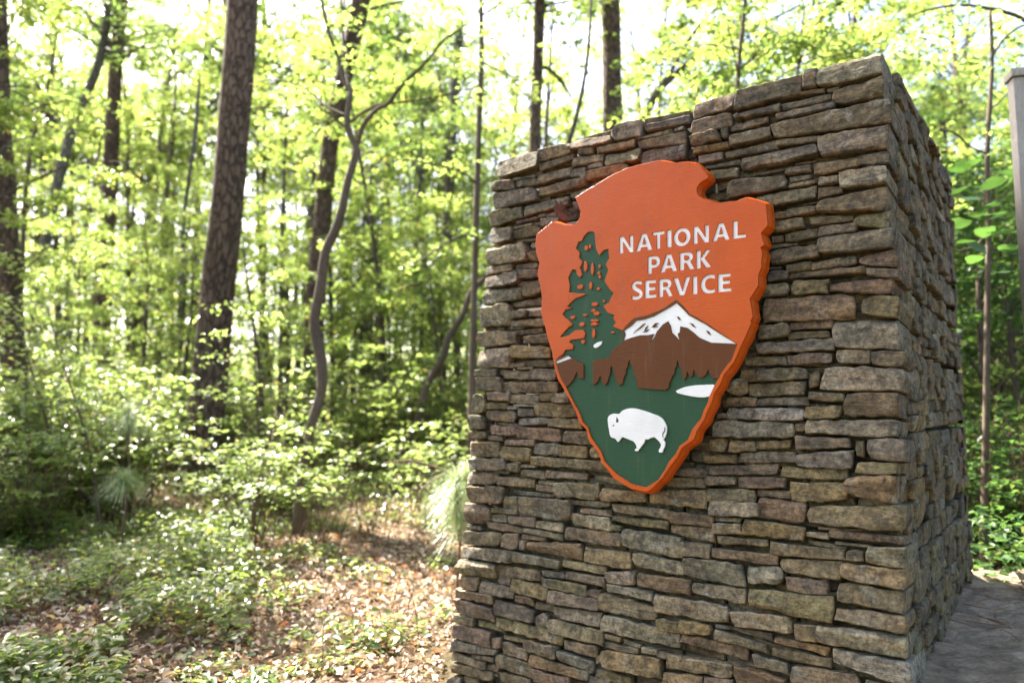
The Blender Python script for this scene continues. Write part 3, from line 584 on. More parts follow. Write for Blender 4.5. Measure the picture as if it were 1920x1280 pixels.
plate('tree', [sp(TREE_R + TREE_L + S2("425,262 425,420 495,470 495,285 612,268 640,240 700,160 722,100"))], -.0070, .004, M_GREEN, .0003)
LETM = 0
for ch, lps in letters: plate('letter', lps, -.0062, .005, M_WHITE, .0003)
MTN = S2("495,285 612,265 620,230 660,190 712,150") + S1("705,1275 760,1213 790,1188 850,1178 900,1163 960,1138 1010,1113 1050,1083 1085,1060 1140,1110 1180,1160 1230,1185 1300,1230") + S2("1300,22 1400,92 1515,168 1475,280 1440,320 1395,385 1385,413 1340,411 1322,375 1309,345 1295,375 1278,397 1260,405 1240,397 1222,380 1205,343 1200,378 1188,402 1178,388 1168,375 1160,357 1152,400 1138,422 1126,402 1120,345 1106,320 1092,277 1082,330 1070,345 1072,365 1055,395 1045,420 1030,450 1032,470 1010,492 930,487 815,477 803,440 806,425 790,385 780,345 765,310 752,278 740,310 742,325 725,350 728,370 712,405 706,430 700,452 680,459 664,430 650,385 640,360 636,340 625,320 616,350 618,370 604,405 600,430 580,459 568,445 558,420 545,385 535,415 525,435 515,448 497,452")
SNOW = S1("1085,1082 1050,1105 990,1140 930,1173 860,1198 800,1208 770,1240 735,1264") + S2("714,75 724,100 712,145 760,127 830,107 880,107 925,98 898,158 930,122 946,82 988,32 1025,9 1043,40 1052,88 1083,118 1108,146 1098,112 1094,95 1108,88 1113,45 1160,55 1200,84 1245,124 1330,160 1512,168 1400,100 1330,55 1290,28") + S1("1225,1198 1170,1168 1135,1130")
SPOTS = [S2(s) for s in ("792,80 850,28 862,25 835,52", "850,82 868,72 888,66 872,82", "912,48 935,22 957,20 935,38 950,45 928,50", "1180,22 1200,28 1216,50 1200,42", "1296,74 1312,80 1325,102 1308,95", "860,70 865,55 882,40 875,58")] + [S1("1090,1180 1100,1182 1112,1200 1098,1198")]
mtn = plate('mountain', [sp(MTN), sp(SNOW)] + [sp(s) for s in SPOTS], .0000, .0085, M_BROWN, .001)
plate('snow', [sp(SNOW)], -.004, .004, M_WHITE, .0003, mtn)
MT2 = S2("283,250 322,248 340,265 428,312 429,408 410,411 390,395 380,358 370,385 360,412 330,452 308,470 288,440 261,390 240,320 232,300 238,272")
SN2 = S2("234,290 320,250 346,268 238,306")
m2 = plate('mountain', [sp(MT2), sp(SN2)], .0000, .0085, M_BROWN, .001)
plate('snow', [sp(SN2)], -.004, .004, M_WHITE, .0003, m2)
plate('snow_patch', [sp(S2("500,175 525,158 557,151 551,170 525,190 508,195 498,185"))], -.003, .005, M_WHITE)
plate('lake', [sp(round_poly(S2("1068,506 1130,476 1200,462 1280,457 1359,455 1345,490 1322,535 1262,545 1165,532")))], -.002, .007, M_WHITE)
BIS = "600,700 605,680 618,668 640,660 665,662 682,664 700,640 735,626 765,622 795,624 840,636 875,646 910,660 950,673 985,695 1005,725 1016,755 1014,795 1003,826 990,842 1006,862 1000,895 988,915 986,932 962,932 961,915 974,900 978,875 960,850 930,823 905,828 880,842 864,836 858,858 840,885 818,912 812,923 792,921 792,910 808,905 800,880 785,855 760,845 700,820 690,838 672,861 660,842 645,830 625,826 614,806 612,780 604,745"
bis = plate('bison', [sp(round_poly(S2(BIS)))], .0000, .0085, M_WHITE, .001)
plate('eye', [sp(S2("634,741 641,738 648,743 641,748"))], .0012, .0015, M_BLACK, .0003, bis)
plate('horn', [sp(S2("660,683 668,690 676,705 674,718 664,722 658,712 663,700"))], .0012, .0015, M_BLACK, .0003, bis)
plate('tail_mark', [sp(S2("1004,752 1007,760 1004,785 993,800 990,812 993,828 986,815 987,798 999,782"))], .0012, .0015, M_BLACK, .0003, bis)
# standoffs between board and stones (hidden behind the board, seen only from the side)
br = Acc()
for u_, v_ in ((-.30, .25), (.30, .25), (0, -.35)):
    P0 = SX*u_+UF*v_-NF*.066; V, F = tube([P0, P0-NF*.06], [.018, .018], 8); br.add(V, F)
obj('mounting_bracket', br.mesh('mounting_bracket', M_BLACK), sign)
# dead curled leaf caught in the sign's notch
def leaf_shape(L, W, curl, fold, nx=7, ny=5, lobed=0.0):
    s = np.linspace(0, 1, nx); t = np.linspace(-1, 1, ny); S, T = np.meshgrid(s, t)
    w = W*.5*np.sin(np.pi*np.clip(S*.94+.03, 0, 1)**.8)*(1+lobed*np.sin(S*18))
    X = S*L; Y = T*w; Z = abs(T)*w*fold + curl*L*(S-.4)**2
    i = np.arange(ny-1)[:, None]*nx; j = np.arange(nx-1)[None]
    return np.stack([X, Y, Z], -1).reshape(-1, 3), np.stack([i+j, i+j+1, i+nx+j+1, i+nx+j], -1).reshape(-1, 4)
def rotm(rg, tilt=None):
    a, b, c = rg.uniform(0, 6.28), (tilt if tilt is not None else rg.normal(0, .5)), rg.uniform(0, 6.28)
    ca, sa, cb, sb, cc_, sc_ = math.cos(a), math.sin(a), math.cos(b), math.sin(b), math.cos(c), math.sin(c)
    return np.array([[ca, -sa, 0], [sa, ca, 0], [0, 0, 1]]) @ np.array([[1, 0, 0], [0, cb, -sb], [0, sb, cb]]) @ np.array([[cc_, -sc_, 0], [sc_, cc_, 0], [0, 0, 1]])
dl = Acc(); rg = np.random.default_rng(5)
for k_ in range(2):
    V, F = leaf_shape(.115-.03*k_, .085-.02*k_, 1.1, 1.3, 11, 7, .25)
    V = V @ np.array([[math.cos(-.55+k_), 0, math.sin(-.55+k_)], [0, 1, 0], [-math.sin(-.55+k_), 0, math.cos(-.55+k_)]]).T
    W = V[:, :1]*(SX*.9+UF*-.3) + V[:, 1:2]*(NF*.5+UF*.75) + V[:, 2:3]*(UF*.7+NF*.3)
    dl.add(W, F)
pl = on_plane(1046, 408, ORG+NF*.055, NF)
o = obj('dead_leaf', dl.mesh('dead_leaf', M_DRYLEAF), None, tuple(pl))
tag(o, 'curled dry red brown leaf caught in the notch of the orange arrowhead sign', 'leaf')

# ------------------------------------------------------------------ low rock ledge beside the pier
ledge = thing('rock_ledge', 'low flat grey rock ledge strewn with pine needles at the foot of the stone pier', 'rock ledge', (2.9, 3.6, 0))
LO = np.array(ledge.location)
ROCKS = [  # outline in plan, top height
 ([(1.2, 2.55), (1.5, 2.2), (2.2, 1.95), (2.95, 2.25), (3.05, 2.85), (2.72, 3.22), (2.22, 3.42), (1.7, 3.6)], .520),
 ([(1.7, 3.62), (2.24, 3.45), (2.70, 3.25), (3.0, 3.55), (3.02, 4.0), (2.62, 4.25), (2.2, 4.3)], .530),
 ([(2.78, 3.22), (3.08, 2.88), (4.3, 2.6), (5.1, 3.2), (4.7, 3.95), (3.06, 3.60)], .565),
 ([(2.2, 4.32), (2.64, 4.28), (3.03, 4.02), (3.04, 3.62), (4.6, 4.0), (5.0, 4.5), (4.2, 4.95), (2.7, 4.9)], .535),
]
for kk, (pl_, top) in enumerate(ROCKS):
    rg = np.random.default_rng(40+kk); p = np.array(pl_); c = p.mean(0)
    th = np.linspace(0, 2*math.pi, 56, endpoint=False)
    d = densify([tuple(v) for v in p], .09); d = np.array(round_poly(d, 1)); m = len(d)
    sw = sines(rg, 5, 2, 9); sw2 = sines(rg, 6, 12, 50)
    V = []; NR = 12
    for r_ in range(NR+1):
        f = 1-r_/NR
        q = c+(d-c)*f**.8
        edge = np.clip((1-f)*6, 0, 1)
        z = top - .05*(1-edge)**2 + .018*sw(q[:, 0], q[:, 1])*edge + .011*sw2(q[:, 0], q[:, 1]*2.2) + .006*np.sign(np.sin(q[:, 1]*9+q[:, 0]*3+sw(q[:, 0], q[:, 1])))
        V.append(np.column_stack([q, z]))
    for z_, f in ((top-.09, 1.01), (top-.25, 1.03), (-.15, 1.06)):
        q = c+(d-c)*f + .02*sw2(d[:, 0]*1.5, d[:, 1]+z_*9)[:, None]; V.insert(0, np.column_stack([q, np.full(m, z_)+.012*sw(q[:, 0]*3, q[:, 1]*3)]))
    nr_ = len(V); V = np.concatenate(V); k = np.arange(m); k2 = (k+1) % m
    F = np.concatenate([np.stack([r_*m+k, r_*m+k2, (r_+1)*m+k2, (r_+1)*m+k], -1) for r_ in range(nr_-1)])
    obj('slab', mesh('slab', V-LO, F, M_SLAB), ledge)
def scatter_needles(acc, n, fx, L=(.09, .2), w=.0016, rg=None, lift=.004, curve=.15):
    for _ in range(n):
        x, y, z = fx(); a = rg.uniform(0, 6.28); l = rg.uniform(*L); b = rg.normal(0, curve)
        P = []
        for t in (0, .5, 1): P.append((x+l*(t-.5)*math.cos(a+b*t), y+l*(t-.5)*math.sin(a+b*t), z+lift+.006*t*(1-t)*4*rg.uniform(0, 1)))
        V, F = tube(P, [w, w, w*.6], 3, cap=False); acc.add(V, F)
nd = Acc(); rg = np.random.default_rng(77)
def onledge():
    while True:
        x, y = rg.uniform(2.2, 4.2), rg.uniform(2.7, 4.5)
        if np.dot(np.array([x, y, 0])-c_fr(.5), -AV) > .03: return x, y, .545
scatter_needles(nd, 70, onledge, (.1, .22), .0022, rg)
tag(obj('pine_needles', nd.mesh('pine_needles', M_DRYNEEDLE)), kind='stuff')
dl = Acc()
for k_ in range(3):
    V, F = leaf_shape(.15, .09, 1.1, .7, 8, 5, .2); dl.add(V @ rotm(np.random.default_rng(90+k_), .5).T + np.array([rg.normal(0, .03), rg.normal(0, .03), .03*k_]), F)
tag(obj('fallen_leaves_clump', dl.mesh('fallen_leaves_clump', M_LITTER), None, (3.06, 4.28, .56)), 'small clump of crumpled brown leaves lying on the grey rock ledge', 'leaves')

# ------------------------------------------------------------------ notice board at the right edge
NBX, NBY, NBT = 2.962, 4.0, 3.60
nb = thing('notice_board', 'tall weathered grey wooden notice board post and frame beside the stone pier', 'notice board', (NBX, NBY, .0), rz=R(-16))
def part_box(name, lo, hi, mat, bev=.004, par=nb):
    a = Acc(); box(a, lo, hi); return obj(name, bevel_mesh(a.mesh(name, mat, False), bev), par)
part_box('post', (0, -.045, .3), (.075, .045, NBT-.052), M_WOOD)
part_box('post', (1.40, -.045, .3), (1.475, .045, NBT-.052), M_WOOD)
part_box('top_rail', (-.012, -.06, NBT-.048), (1.487, .06, NBT), M_WOOD)
part_box('lower_rail', (.078, -.04, 1.30), (1.397, .04, 1.39), M_WOOD)
M_ALU = mat_plain('aluminium', (.62, .63, .64), .35, .5); M_PANEL = mat_plain('dark_panel', (.05, .075, .08), .15, .5, 8, .1)
part_box('metal_frame', (.082, -.030, 1.395), (.100, .020, NBT-.055), M_ALU, .002)
part_box('metal_frame', (1.372, -.030, 1.395), (1.390, .020, NBT-.055), M_ALU, .002)
part_box('display_panel', (.104, -.012, 1.395), (1.368, .010, NBT-.058), M_PANEL, .002)
# ------------------------------------------------------------------ leaves, crowns, shrubs
def leaf_cloud(P, size, rg, tilt=.38, droop=.18, aspect=.62, fold=.16, lobed=False, up=None):
    """one small folded leaf at each point; returns V and quads"""
    P = np.asarray(P, float); n = len(P)
    sz = size*rg.uniform(.55, 1.25, n)
    if lobed: prof = np.array([[0, 0, 0], [.30, -.50, 1], [.62, -.30, .7], [1, 0, 0], [.62, .30, .7], [.30, .50, 1]])
    else: prof = np.array([[0, 0, 0], [.32, -.5, 1], [.70, -.34, .8], [1, 0, 0], [.70, .34, .8], [.32, .5, 1]])
    L = np.zeros((n, 6, 3)); L[:, :, 0] = prof[:, 0]; L[:, :, 1] = prof[:, 1]*aspect*rg.uniform(.8, 1.2, n)[:, None]; L[:, :, 2] = prof[:, 2]*fold*rg.uniform(.2, 1.2, n)[:, None]
    L[:, 3, 2] -= .12
    L *= sz[:, None, None]
    yaw = rg.uniform(0, 6.283, n); pit = rg.normal(droop, tilt*.75, n); rol = rg.normal(0, tilt, n)
    cy_, sy_, cp, sp_, cr, sr = np.cos(yaw), np.sin(yaw), np.cos(pit), np.sin(pit), np.cos(rol), np.sin(rol)
    x, y, z = L[..., 0], L[..., 1], L[..., 2]
    y, z = y*cr[:, None]-z*sr[:, None], y*sr[:, None]+z*cr[:, None]
    x, z = x*cp[:, None]+z*sp_[:, None], -x*sp_[:, None]+z*cp[:, None]
    x, y = x*cy_[:, None]-y*sy_[:, None], x*sy_[:, None]+y*cy_[:, None]
    V = np.stack([x, y, z], -1)+P[:, None, :]
    b = np.arange(n)[:, None]*6
    F = np.concatenate([b+np.array([[0, 1, 2, 3]]), b+np.array([[0, 3, 4, 5]])])
    return V.reshape(-1, 3), F
def spray_points(c, dirv, n, length, width, rg, thick=.05, drop=.2):
    """leaves along a flat twig spray that starts at c"""
    d = np.array(dirv, float); d[2] *= .4; d /= np.linalg.norm(d)+1e-9; s = np.cross(d, [0, 0, 1]); s /= np.linalg.norm(s)+1e-9
    t = rg.uniform(0, 1, n)**.8; w = rg.normal(0, .5, n)*width*np.sin(np.pi*np.clip(t*.85+.12, 0, 1))
    return np.array(c)+t[:, None]*length*d+w[:, None]*s+np.stack([0*t, 0*t, -drop*length*t*t+rg.normal(0, thick, n)], -1)
def young_tree(H, h0, rad, nb, leaves, lsize, seed, r0, lean=.3, spread=1.0):
    """a deciduous tree of the understory: bent stem, limbs in tiers, flat leaf sprays; (trunk mesh parts, crown parts)"""
    rg = np.random.default_rng(seed)
    k = np.linspace(0, 1, 9)
    bx, by = rg.normal(0, lean, 2); ph = rg.uniform(0, 6.28, 2)
    P = np.stack([bx*k**1.5*H*.25+.05*H*.25*np.sin(k*7+ph[0])*k, by*k**1.5*H*.25+.05*H*.25*np.sin(k*6+ph[1])*k, k*H], -1)
    W = Acc(); V, F = tube(smooth_path(P, 22), r0*(1-.86*np.linspace(0, 1, 22)), 7, .05, seed); W.add(V, F)
    pts = []
    per = max(6, int(leaves/(nb*4)))
    for b in range(nb):
        t = h0/H + (1-h0/H)*((b+rg.uniform(0, .9))/nb)
        c = np.array([np.interp(t, k, P[:, i]) for i in range(3)])
        a = b*2.4+rg.uniform(-.5, .5); l = rad*rg.uniform(.55, 1.1)*(1-.55*max(0, (t-h0/H)/(1-h0/H+1e-6))**1.4)
        up = rg.uniform(.15, .7)
        d = np.array([math.cos(a), math.sin(a), up]); d /= np.linalg.norm(d)
        e = c+d*l+np.array([0, 0, -.10*l])
        m1 = c+d*l*.5+np.array([0, 0, .08*l])
        V, F = tube(smooth_path([c, m1, e], 6), np.linspace(r0*.30*(1-.7*t)+.004, .003, 6), 5); W.add(V, F)
        for q in range(4):
            f = rg.uniform(.25, 1.0); s0 = c*(1-f)+e*f+np.array([0, 0, .08*l*math.sin(f*3.1)])
            aa = a+rg.normal(0, .8); dd = [math.cos(aa), math.sin(aa), rg.normal(.1, .3)]
            ll = rg.uniform(.35, .75)*spread
            pts.append(spray_points(s0, dd, per, ll, ll*.5, rg, .045))
    V, F = leaf_cloud(np.concatenate(pts), lsize, rg)
    return W, (V, F)
def shrub_parts(H, rad, stems, leaves, lsize, seed, low=.15):
    rg = np.random.default_rng(seed); W = Acc(); pts = []
    per = int(leaves/stems)
    for s in range(stems):
        a = rg.uniform(0, 6.28); rr = rad*rg.uniform(.2, 1.0); hh = H*rg.uniform(.5, 1.0)
        b = np.array([.12*rg.normal(), .12*rg.normal(), -.05]); e = np.array([rr*math.cos(a), rr*math.sin(a), hh]); m_ = (b+e)*.5+np.array([0, 0, hh*.18])
        path = smooth_path([b, m_, e], 8); V, F = tube(path, np.linspace(.009, .002, 8), 4); W.add(V, F)
        nsp = 5
        for q in range(nsp):
            f = rg.uniform(low, 1.0); i = min(6, int(f*7)); c = path[i]*(1-(f*7-i))+path[i+1]*(f*7-i)
            aa = rg.uniform(0, 6.28); ll = rg.uniform(.15, .4)*max(.6, H/1.5)
            pts.append(spray_points(c, [math.cos(aa), math.sin(aa), rg.normal(.1, .4)], max(3, per//nsp), ll, ll*.65, rg, .014))
    V, F = leaf_cloud(np.concatenate(pts), lsize, rg, .2, .08)
    return W, (V, F)
def canopy_parts(rad, hgt, sprays, leaves, lsize, seed):
    rg = np.random.default_rng(seed); W = Acc(); pts = []
    per = int(leaves/sprays)
    for s in range(sprays):
        a = s*2.4+rg.uniform(-.4, .4); z = rg.uniform(0, hgt); l = rad*rg.uniform(.4, 1.0)*(1-.5*z/hgt)
        e = np.array([l*math.cos(a), l*math.sin(a), z+l*.3])
        V, F = tube(smooth_path([(0, 0, z-.3), (e[0]*.5, e[1]*.5, z+l*.1), e], 6), np.linspace(.05, .008, 6), 5); W.add(V, F)
        for q in range(3):
            c = e*rg.uniform(.5, 1.0)+rg.normal(0, .2, 3); aa = a+rg.normal(0, .9); ll = rg.uniform(.6, 1.2)
            pts.append(spray_points(c, [math.cos(aa), math.sin(aa), rg.normal(.1, .3)], per//3, ll, ll*.6, rg, .12, .1))
    V, F = leaf_cloud(np.concatenate(pts), lsize, rg, .6)
    return W, (V, F)
def leafmesh(name, VF, mat): return mesh(name, VF[0], VF[1], mat, False)

# ------------------------------------------------------------------ the trees one can tell apart
CAN = []
for s_ in range(3):
    W, VF = canopy_parts(2.9, 3.6, 28, 2600, .15, 500+s_)
    CAN.append((W.mesh('limbs', M_BARK_GREY), leafmesh('crown', VF, M_LEAF_CAN)))
def traced_tree(name, label, cat, dep, pts, top, mat, nseg=14, crown=0, cs=1.0, wob=.03, group=None, extra=None, dtop=0.0, flare=1.25):
    """trunk along traced points (x, y, width in the photo) at distance dep, carried on up to height top"""
    W3 = []
    for i, (x, y, w) in enumerate(pts):
        p = at_depth(x, y, dep); W3.append((*p, w*.5/FPX*dep))
    W3 = W3[::-1] if W3[0][2] > W3[-1][2] else W3
    b = np.array(W3[0]); gz = float(ground_z(b[0], b[1]))
    if b[2] > gz+.02:
        dz = b[2]-gz; dirv = (np.array(W3[0][:3])-np.array(W3[1][:3])); dirv /= max(abs(dirv[2]), 1e-3)
        W3.insert(0, (b[0]+dirv[0]*dz*.6, b[1], gz, b[3]*1.1))
    base = np.array(W3[0][:3]); base[2] = gz
    lo = list(W3[0]); lo[2] = gz-.15; lo[3] *= flare; W3 = [tuple(lo)]+[(W3[0][0], W3[0][1], gz+.35, W3[0][3])]+[w for w in W3[1:] if w[2] > gz+.6]
    e = np.array(W3[-1]); f = np.array(W3[-2])
    if top > e[2]+.5:
        d = (e-f)/max(e[2]-f[2], .1); 
        for q in (.5, 1.0):
            dz = (top-e[2])*q; W3.append((e[0]+d[0]*dz*.6, e[1]+dtop*q, e[2]+dz, max(.02, e[3]*(1-.55*q))))
    W3 = np.array(W3)
    t = thing(name, label, cat, tuple(base), group)
    nsm = 60 if nseg > 12 else 40
    S = smooth_path(W3, nsm)
    V, F = tube(S[:, :3]-base, np.maximum(S[:, 3], .004), nseg, wob, int(abs(base[0])*100))
    obj('trunk', mesh('trunk', V, F, mat), t)
    if crown:
        l_, c_ = CAN[(crown-1) % 3]
        hd = Vector(W3[-1][:3]-base)
        for nm, mm in (('limbs', l_), ('crown', c_)):
            o = obj(nm, mm, t, hd+Vector((0, 0, -2.6*cs))); o.scale = (cs,)*3; o.rotation_euler = (0, 0, crown*1.3)
    return t, base
def add_branch(t, base, dep, pts, mat, name='branch', dd=0.0, nseg=7):
    P = []
    n = len(pts)
    for i, (x, y, w) in enumerate(pts):
        p = at_depth(x, y, dep+dd*i/(n-1)); P.append((*(p-base), w*.5/FPX*dep))
    S = smooth_path(np.array(P), 8*n); V, F = tube(S[:, :3], np.maximum(S[:, 3], .002), nseg, .05, n)
    return obj(name, mesh(name, V, F, mat), t)
def add_sprays(t, base, spots, dep, n, lsize, mat, rg, ln=.5, name='crown', jit=.4):
    pts = []
    for x, y in spots:
        c = at_depth(x, y, dep+rg.normal(0, jit))-base; a = rg.uniform(0, 6.28)
        pts.append(spray_points(c, [math.cos(a), math.sin(a), .1], n, ln*rg.uniform(.6, 1.2), ln*.5, rg))
    return obj(name, leafmesh(name, leaf_cloud(np.concatenate(pts), lsize, rg), mat), t)
RT = np.random.default_rng(21)
t1, b1 = traced_tree('pine_tree', 'dark pine trunk at the photo edge among the leaves, cut by the frame', 'tree', 13.5, [(-9, -20, 39.1), (-4, 200, 40.8), (8, 380, 42.5), (18, 600, 45.9), (22, 760, 51.0)], 14.0, M_BARK_PINE, 16, 1, 1.15)
for ch_ in t1.children:
    if ch_.name.startswith(('limbs', 'crown')): ch_.location.x -= 1.5; ch_.location.y += .4
for nm_, mm_ in zip(('limbs', 'crown'), CAN[1]):  # second crown, out of view, added to shade the near plants
    o_ = obj(nm_, mm_, t1, t1.children[-1].location+Vector((-1.6, -1.6, -2.2))); o_.scale = (1.0,)*3
t2, b2 = traced_tree('leaning_tree', 'slanting grey trunk leaning over behind the leaves, two trunks from the big pine', 'tree', 19, [(207, -10, 12.0), (190, 100, 14.4), (160, 185, 16.0), (130, 260, 17.6), (108, 345, 18.4), (90, 430, 19.2), (72, 560, 20.8)], 12, M_BARK_GREY, 12, 2, .8, dtop=1.0)
t3, b3 = traced_tree('pine_tree', 'straight dark pine trunk next to the biggest trunk, its foot hidden by bushes', 'tree', 22, [(228, -10, 22), (218, 120, 24), (208, 300, 27), (198, 450, 29), (192, 600, 31), (190, 720, 33)], 15, M_BARK_PINE, 14, 3, .9)
t4, b4 = traced_tree('pine_tree', 'thickest brown pine trunk with plated bark rising out of the bushes', 'tree', 12.2, [(456, -20, 57), (446, 150, 58), (436, 260, 58), (424, 400, 59), (408, 560, 61), (396, 680, 63), (384, 800, 66), (376, 925, 72)], 17, M_BARK_PINE, 26, 2, 1.0, .022)
t5, b5 = traced_tree('crooked_sapling', 'crooked slender sapling with forked top in front of the reddish trunk', 'tree', 8.7, [(658, 165, 9), (653, 205, 11), (651, 235, 12), (662, 265, 13), (668, 285, 14), (652, 340, 15), (641, 395, 16), (628, 435, 17), (613, 465, 18), (606, 500, 18), (600, 545, 19), (592, 580, 19), (590, 615, 20), (598, 655, 21), (604, 690, 21), (603, 735, 19), (590, 775, 18), (577, 830, 17), (573, 920, 17), (560, 1003, 20)], 1.0, M_BARK_SMOOTH, 12, 0, flare=1.1)
for pts in ([(656, 172, 9), (643, 148, 8), (634, 110, 7), (616, 58, 7), (603, 0, 6), (598, -60, 4)], [(658, 172, 8), (648, 130, 6), (643, 70, 5), (640, 5, 4), (642, -60, 3)],
            [(671, 270, 10), (681, 236, 9), (706, 206, 8), (728, 194, 8), (744, 172, 7), (762, 152, 6), (800, 116, 5), (830, 78, 4), (872, 48, 3), (908, 8, 2)],
            [(646, 216, 6), (612, 200, 5), (590, 180, 4), (560, 160, 3), (512, 150, 3), (468, 158, 2)], [(652, 242, 6), (605, 206, 4), (560, 201, 3), (468, 203, 2)], [(656, 230, 6), (690, 205, 5), (728, 195, 4), (800, 185, 3), (890, 165, 2)]):
    add_branch(t5, b5, 8.7, pts, M_BARK_SMOOTH, dd=RT.normal(0, .5))
add_sprays(t5, b5, [(600, 20), (640, 40), (620, 90), (700, 120), (740, 90), (790, 60), (840, 40), (880, 20), (820, 110), (760, 190), (850, 175), (890, 150), (560, 140), (500, 170), (530, 205), (700, 60), (660, 20), (580, 60), (910, 60), (870, 90)], 8.7, 26, .075, M_LEAF, RT)
t6, b6 = traced_tree('leaning_tree', 'reddish brown trunk standing behind the crooked sapling and leaning with it', 'tree', 16.5, [(678, -10, 34), (664, 60, 34), (648, 130, 33), (630, 215, 32), (615, 300, 32), (606, 400, 33), (594, 520, 36), (588, 640, 38), (588, 760, 40)], 14, M_BARK_PINE, 14, 1, .9)
t7, b7 = traced_tree('slim_tree', 'slim shadowed trunk of a pair seen through the fork of the crooked sapling', 'tree', 25, [(712, 120, 14), (706, 230, 15), (700, 330, 16), (692, 450, 17), (684, 640, 18)], 12, M_BARK_GREY, 10, 2, .7)
t8, b8 = traced_tree('slim_tree', 'pale sunlit trunk of a pair seen past the fork of the crooked sapling', 'tree', 27, [(742, 130, 16), (736, 250, 17), (728, 360, 18), (718, 500, 19), (708, 660, 20)], 12, M_BARK_GREY, 10, 3, .7)
t9, b9 = traced_tree('slim_tree', 'thin dark upright trunk just beside the edge of the stone pier', 'tree', 10.5, [(901, -15, 9), (903, 90, 10), (900, 180, 11), (897, 265, 11), (893, 400, 12), (890, 520, 12), (886, 690, 14), (882, 860, 15)], 9, M_BARK_SMOOTH, 9, 0)
for pts in ([(895, 345, 6), (870, 325, 4), (830, 312, 4), (780, 302, 3), (745, 300, 2)], [(893, 445, 5), (862, 443, 4), (815, 470, 4), (782, 490, 3), (745, 480, 2)], [(901, 115, 4), (930, 130, 3), (965, 145, 2)], [(903, 30, 5), (930, 12, 4), (960, -10, 3)]):
    add_branch(t9, b9, 10.5, pts, M_BARK_SMOOTH, dd=RT.normal(0, .6))
add_sprays(t9, b9, [(880, 320), (830, 310), (780, 300), (750, 310), (860, 440), (810, 470), (770, 495), (740, 480), (910, 110), (950, 140), (920, 20), (960, 0), (850, 280), (870, 200), (840, 380), (800, 360), (900, 60), (860, 120), (930, 220), (950, 190), (970, 240)], 10.5, 30, .075, M_LEAF, RT)
t10, b10 = traced_tree('leaning_tree', 'dark trunk slanting down from the pier edge towards the bushes', 'tree', 12.5, [(932, 495, 9.0), (912, 520, 10.5), (884, 545, 11.2), (868, 590, 12.0), (842, 632, 13.5), (828, 675, 14.2), (800, 722, 14.2), (786, 780, 15.0), (756, 850, 15.0), (742, 920, 16.5)], 1.0, M_BARK_SMOOTH, 12, 0)
add_branch(t10, b10, 12.5, [(925, 505, 10), (960, 470, 10), (1000, 410, 10), (1040, 330, 11), (1075, 240, 9), (1100, 120, 7), (1110, -20, 5)], M_BARK_SMOOTH)
t11, b11 = traced_tree('slim_tree', 'slimmer of two trunks rising behind the top of the stone pier', 'tree', 16, [(1012, -15, 21), (1009, 100, 22), (1005, 200, 23), (1002, 300, 24), (998, 500, 26)], 13, M_BARK_PINE, 12, 2, .8)
add_branch(t11, b11, 16, [(1004, 130, 8), (1025, 128, 7), (1050, 150, 6), (1075, 190, 3)], M_BARK_PINE)
t12, b12 = traced_tree('pine_tree', 'stouter of two trunks rising behind the top of the stone pier', 'tree', 17.5, [(1144, -15, 36), (1147, 100, 37), (1149, 230, 39), (1150, 500, 44)], 15, M_BARK_PINE, 16, 3, .9)
t14, b14 = traced_tree('spreading_tree', 'tree behind the pier top whose two dark limbs slant up and away', 'tree', 12.0, [(1235, 165, 16), (1200, 240, 18), (1170, 330, 20), (1160, 560, 24)], 1.0, M_BARK_SMOOTH, 10, 0)
for pts in ([(1235, 168, 14), (1290, 118, 11), (1340, 86, 9), (1395, 60, 8), (1440, 40, 6), (1500, 10, 4)], [(1240, 160, 12), (1268, 118, 9), (1285, 85, 8), (1315, 45, 7), (1350, 8, 5), (1370, -30, 3)], [(1400, 58, 6), (1450, 70, 5), (1520, 95, 4), (1580, 140, 3)]):
    add_branch(t14, b14, 12.0, pts, M_BARK_SMOOTH, dd=RT.normal(0, .6))
add_sprays(t14, b14, [(1260+RT.uniform(-60, 420), RT.uniform(-40, 190)) for _ in range(46)], 12.0, 34, .085, M_LEAF_CAN, RT, .6, jit=1.0)
t13, b13 = traced_tree('thin_sapling', 'thin dark sapling with big heart shaped leaves between the pier and the notice board', 'tree', 6.4, [(1856, 20, 6), (1860, 110, 7), (1856, 200, 8), (1851, 300, 9), (1854, 410, 9), (1852, 520, 10), (1850, 700, 11), (1846, 950, 13)], 4.9, M_BARK_SMOOTH, 8, 0)
for pts in ([(1858, 110, 5), (1885, 70, 4), (1915, 50, 4), (1950, 40, 3)], [(1853, 290, 4), (1820, 275, 3), (1790, 250, 3), (1765, 245, 2)], [(1853, 470, 5), (1880, 460, 4), (1910, 420, 4), (1935, 400, 3)], [(1854, 430, 4), (1830, 460, 3), (1800, 470, 3)], [(1857, 205, 4), (1875, 190, 3), (1895, 170, 2)]):
    add_branch(t13, b13, 6.4, pts, M_BARK_SMOOTH, dd=RT.normal(0, .3))
big = np.array([at_depth(x, y, 6.0+RT.normal(0, .2))-b13 for x, y in [(1800, 352), (1812, 375), (1840, 345), (1868, 352), (1890, 345), (1800, 435), (1822, 450), (1848, 425), (1880, 380), (1862, 400), (1836, 395), (1810, 410), (1896, 400), (1880, 440), (1850, 470), (1810, 490), (1905, 470), (1795, 395), (1870, 510), (1830, 520), (1815, 300), (1790, 310), (1880, 320)]])
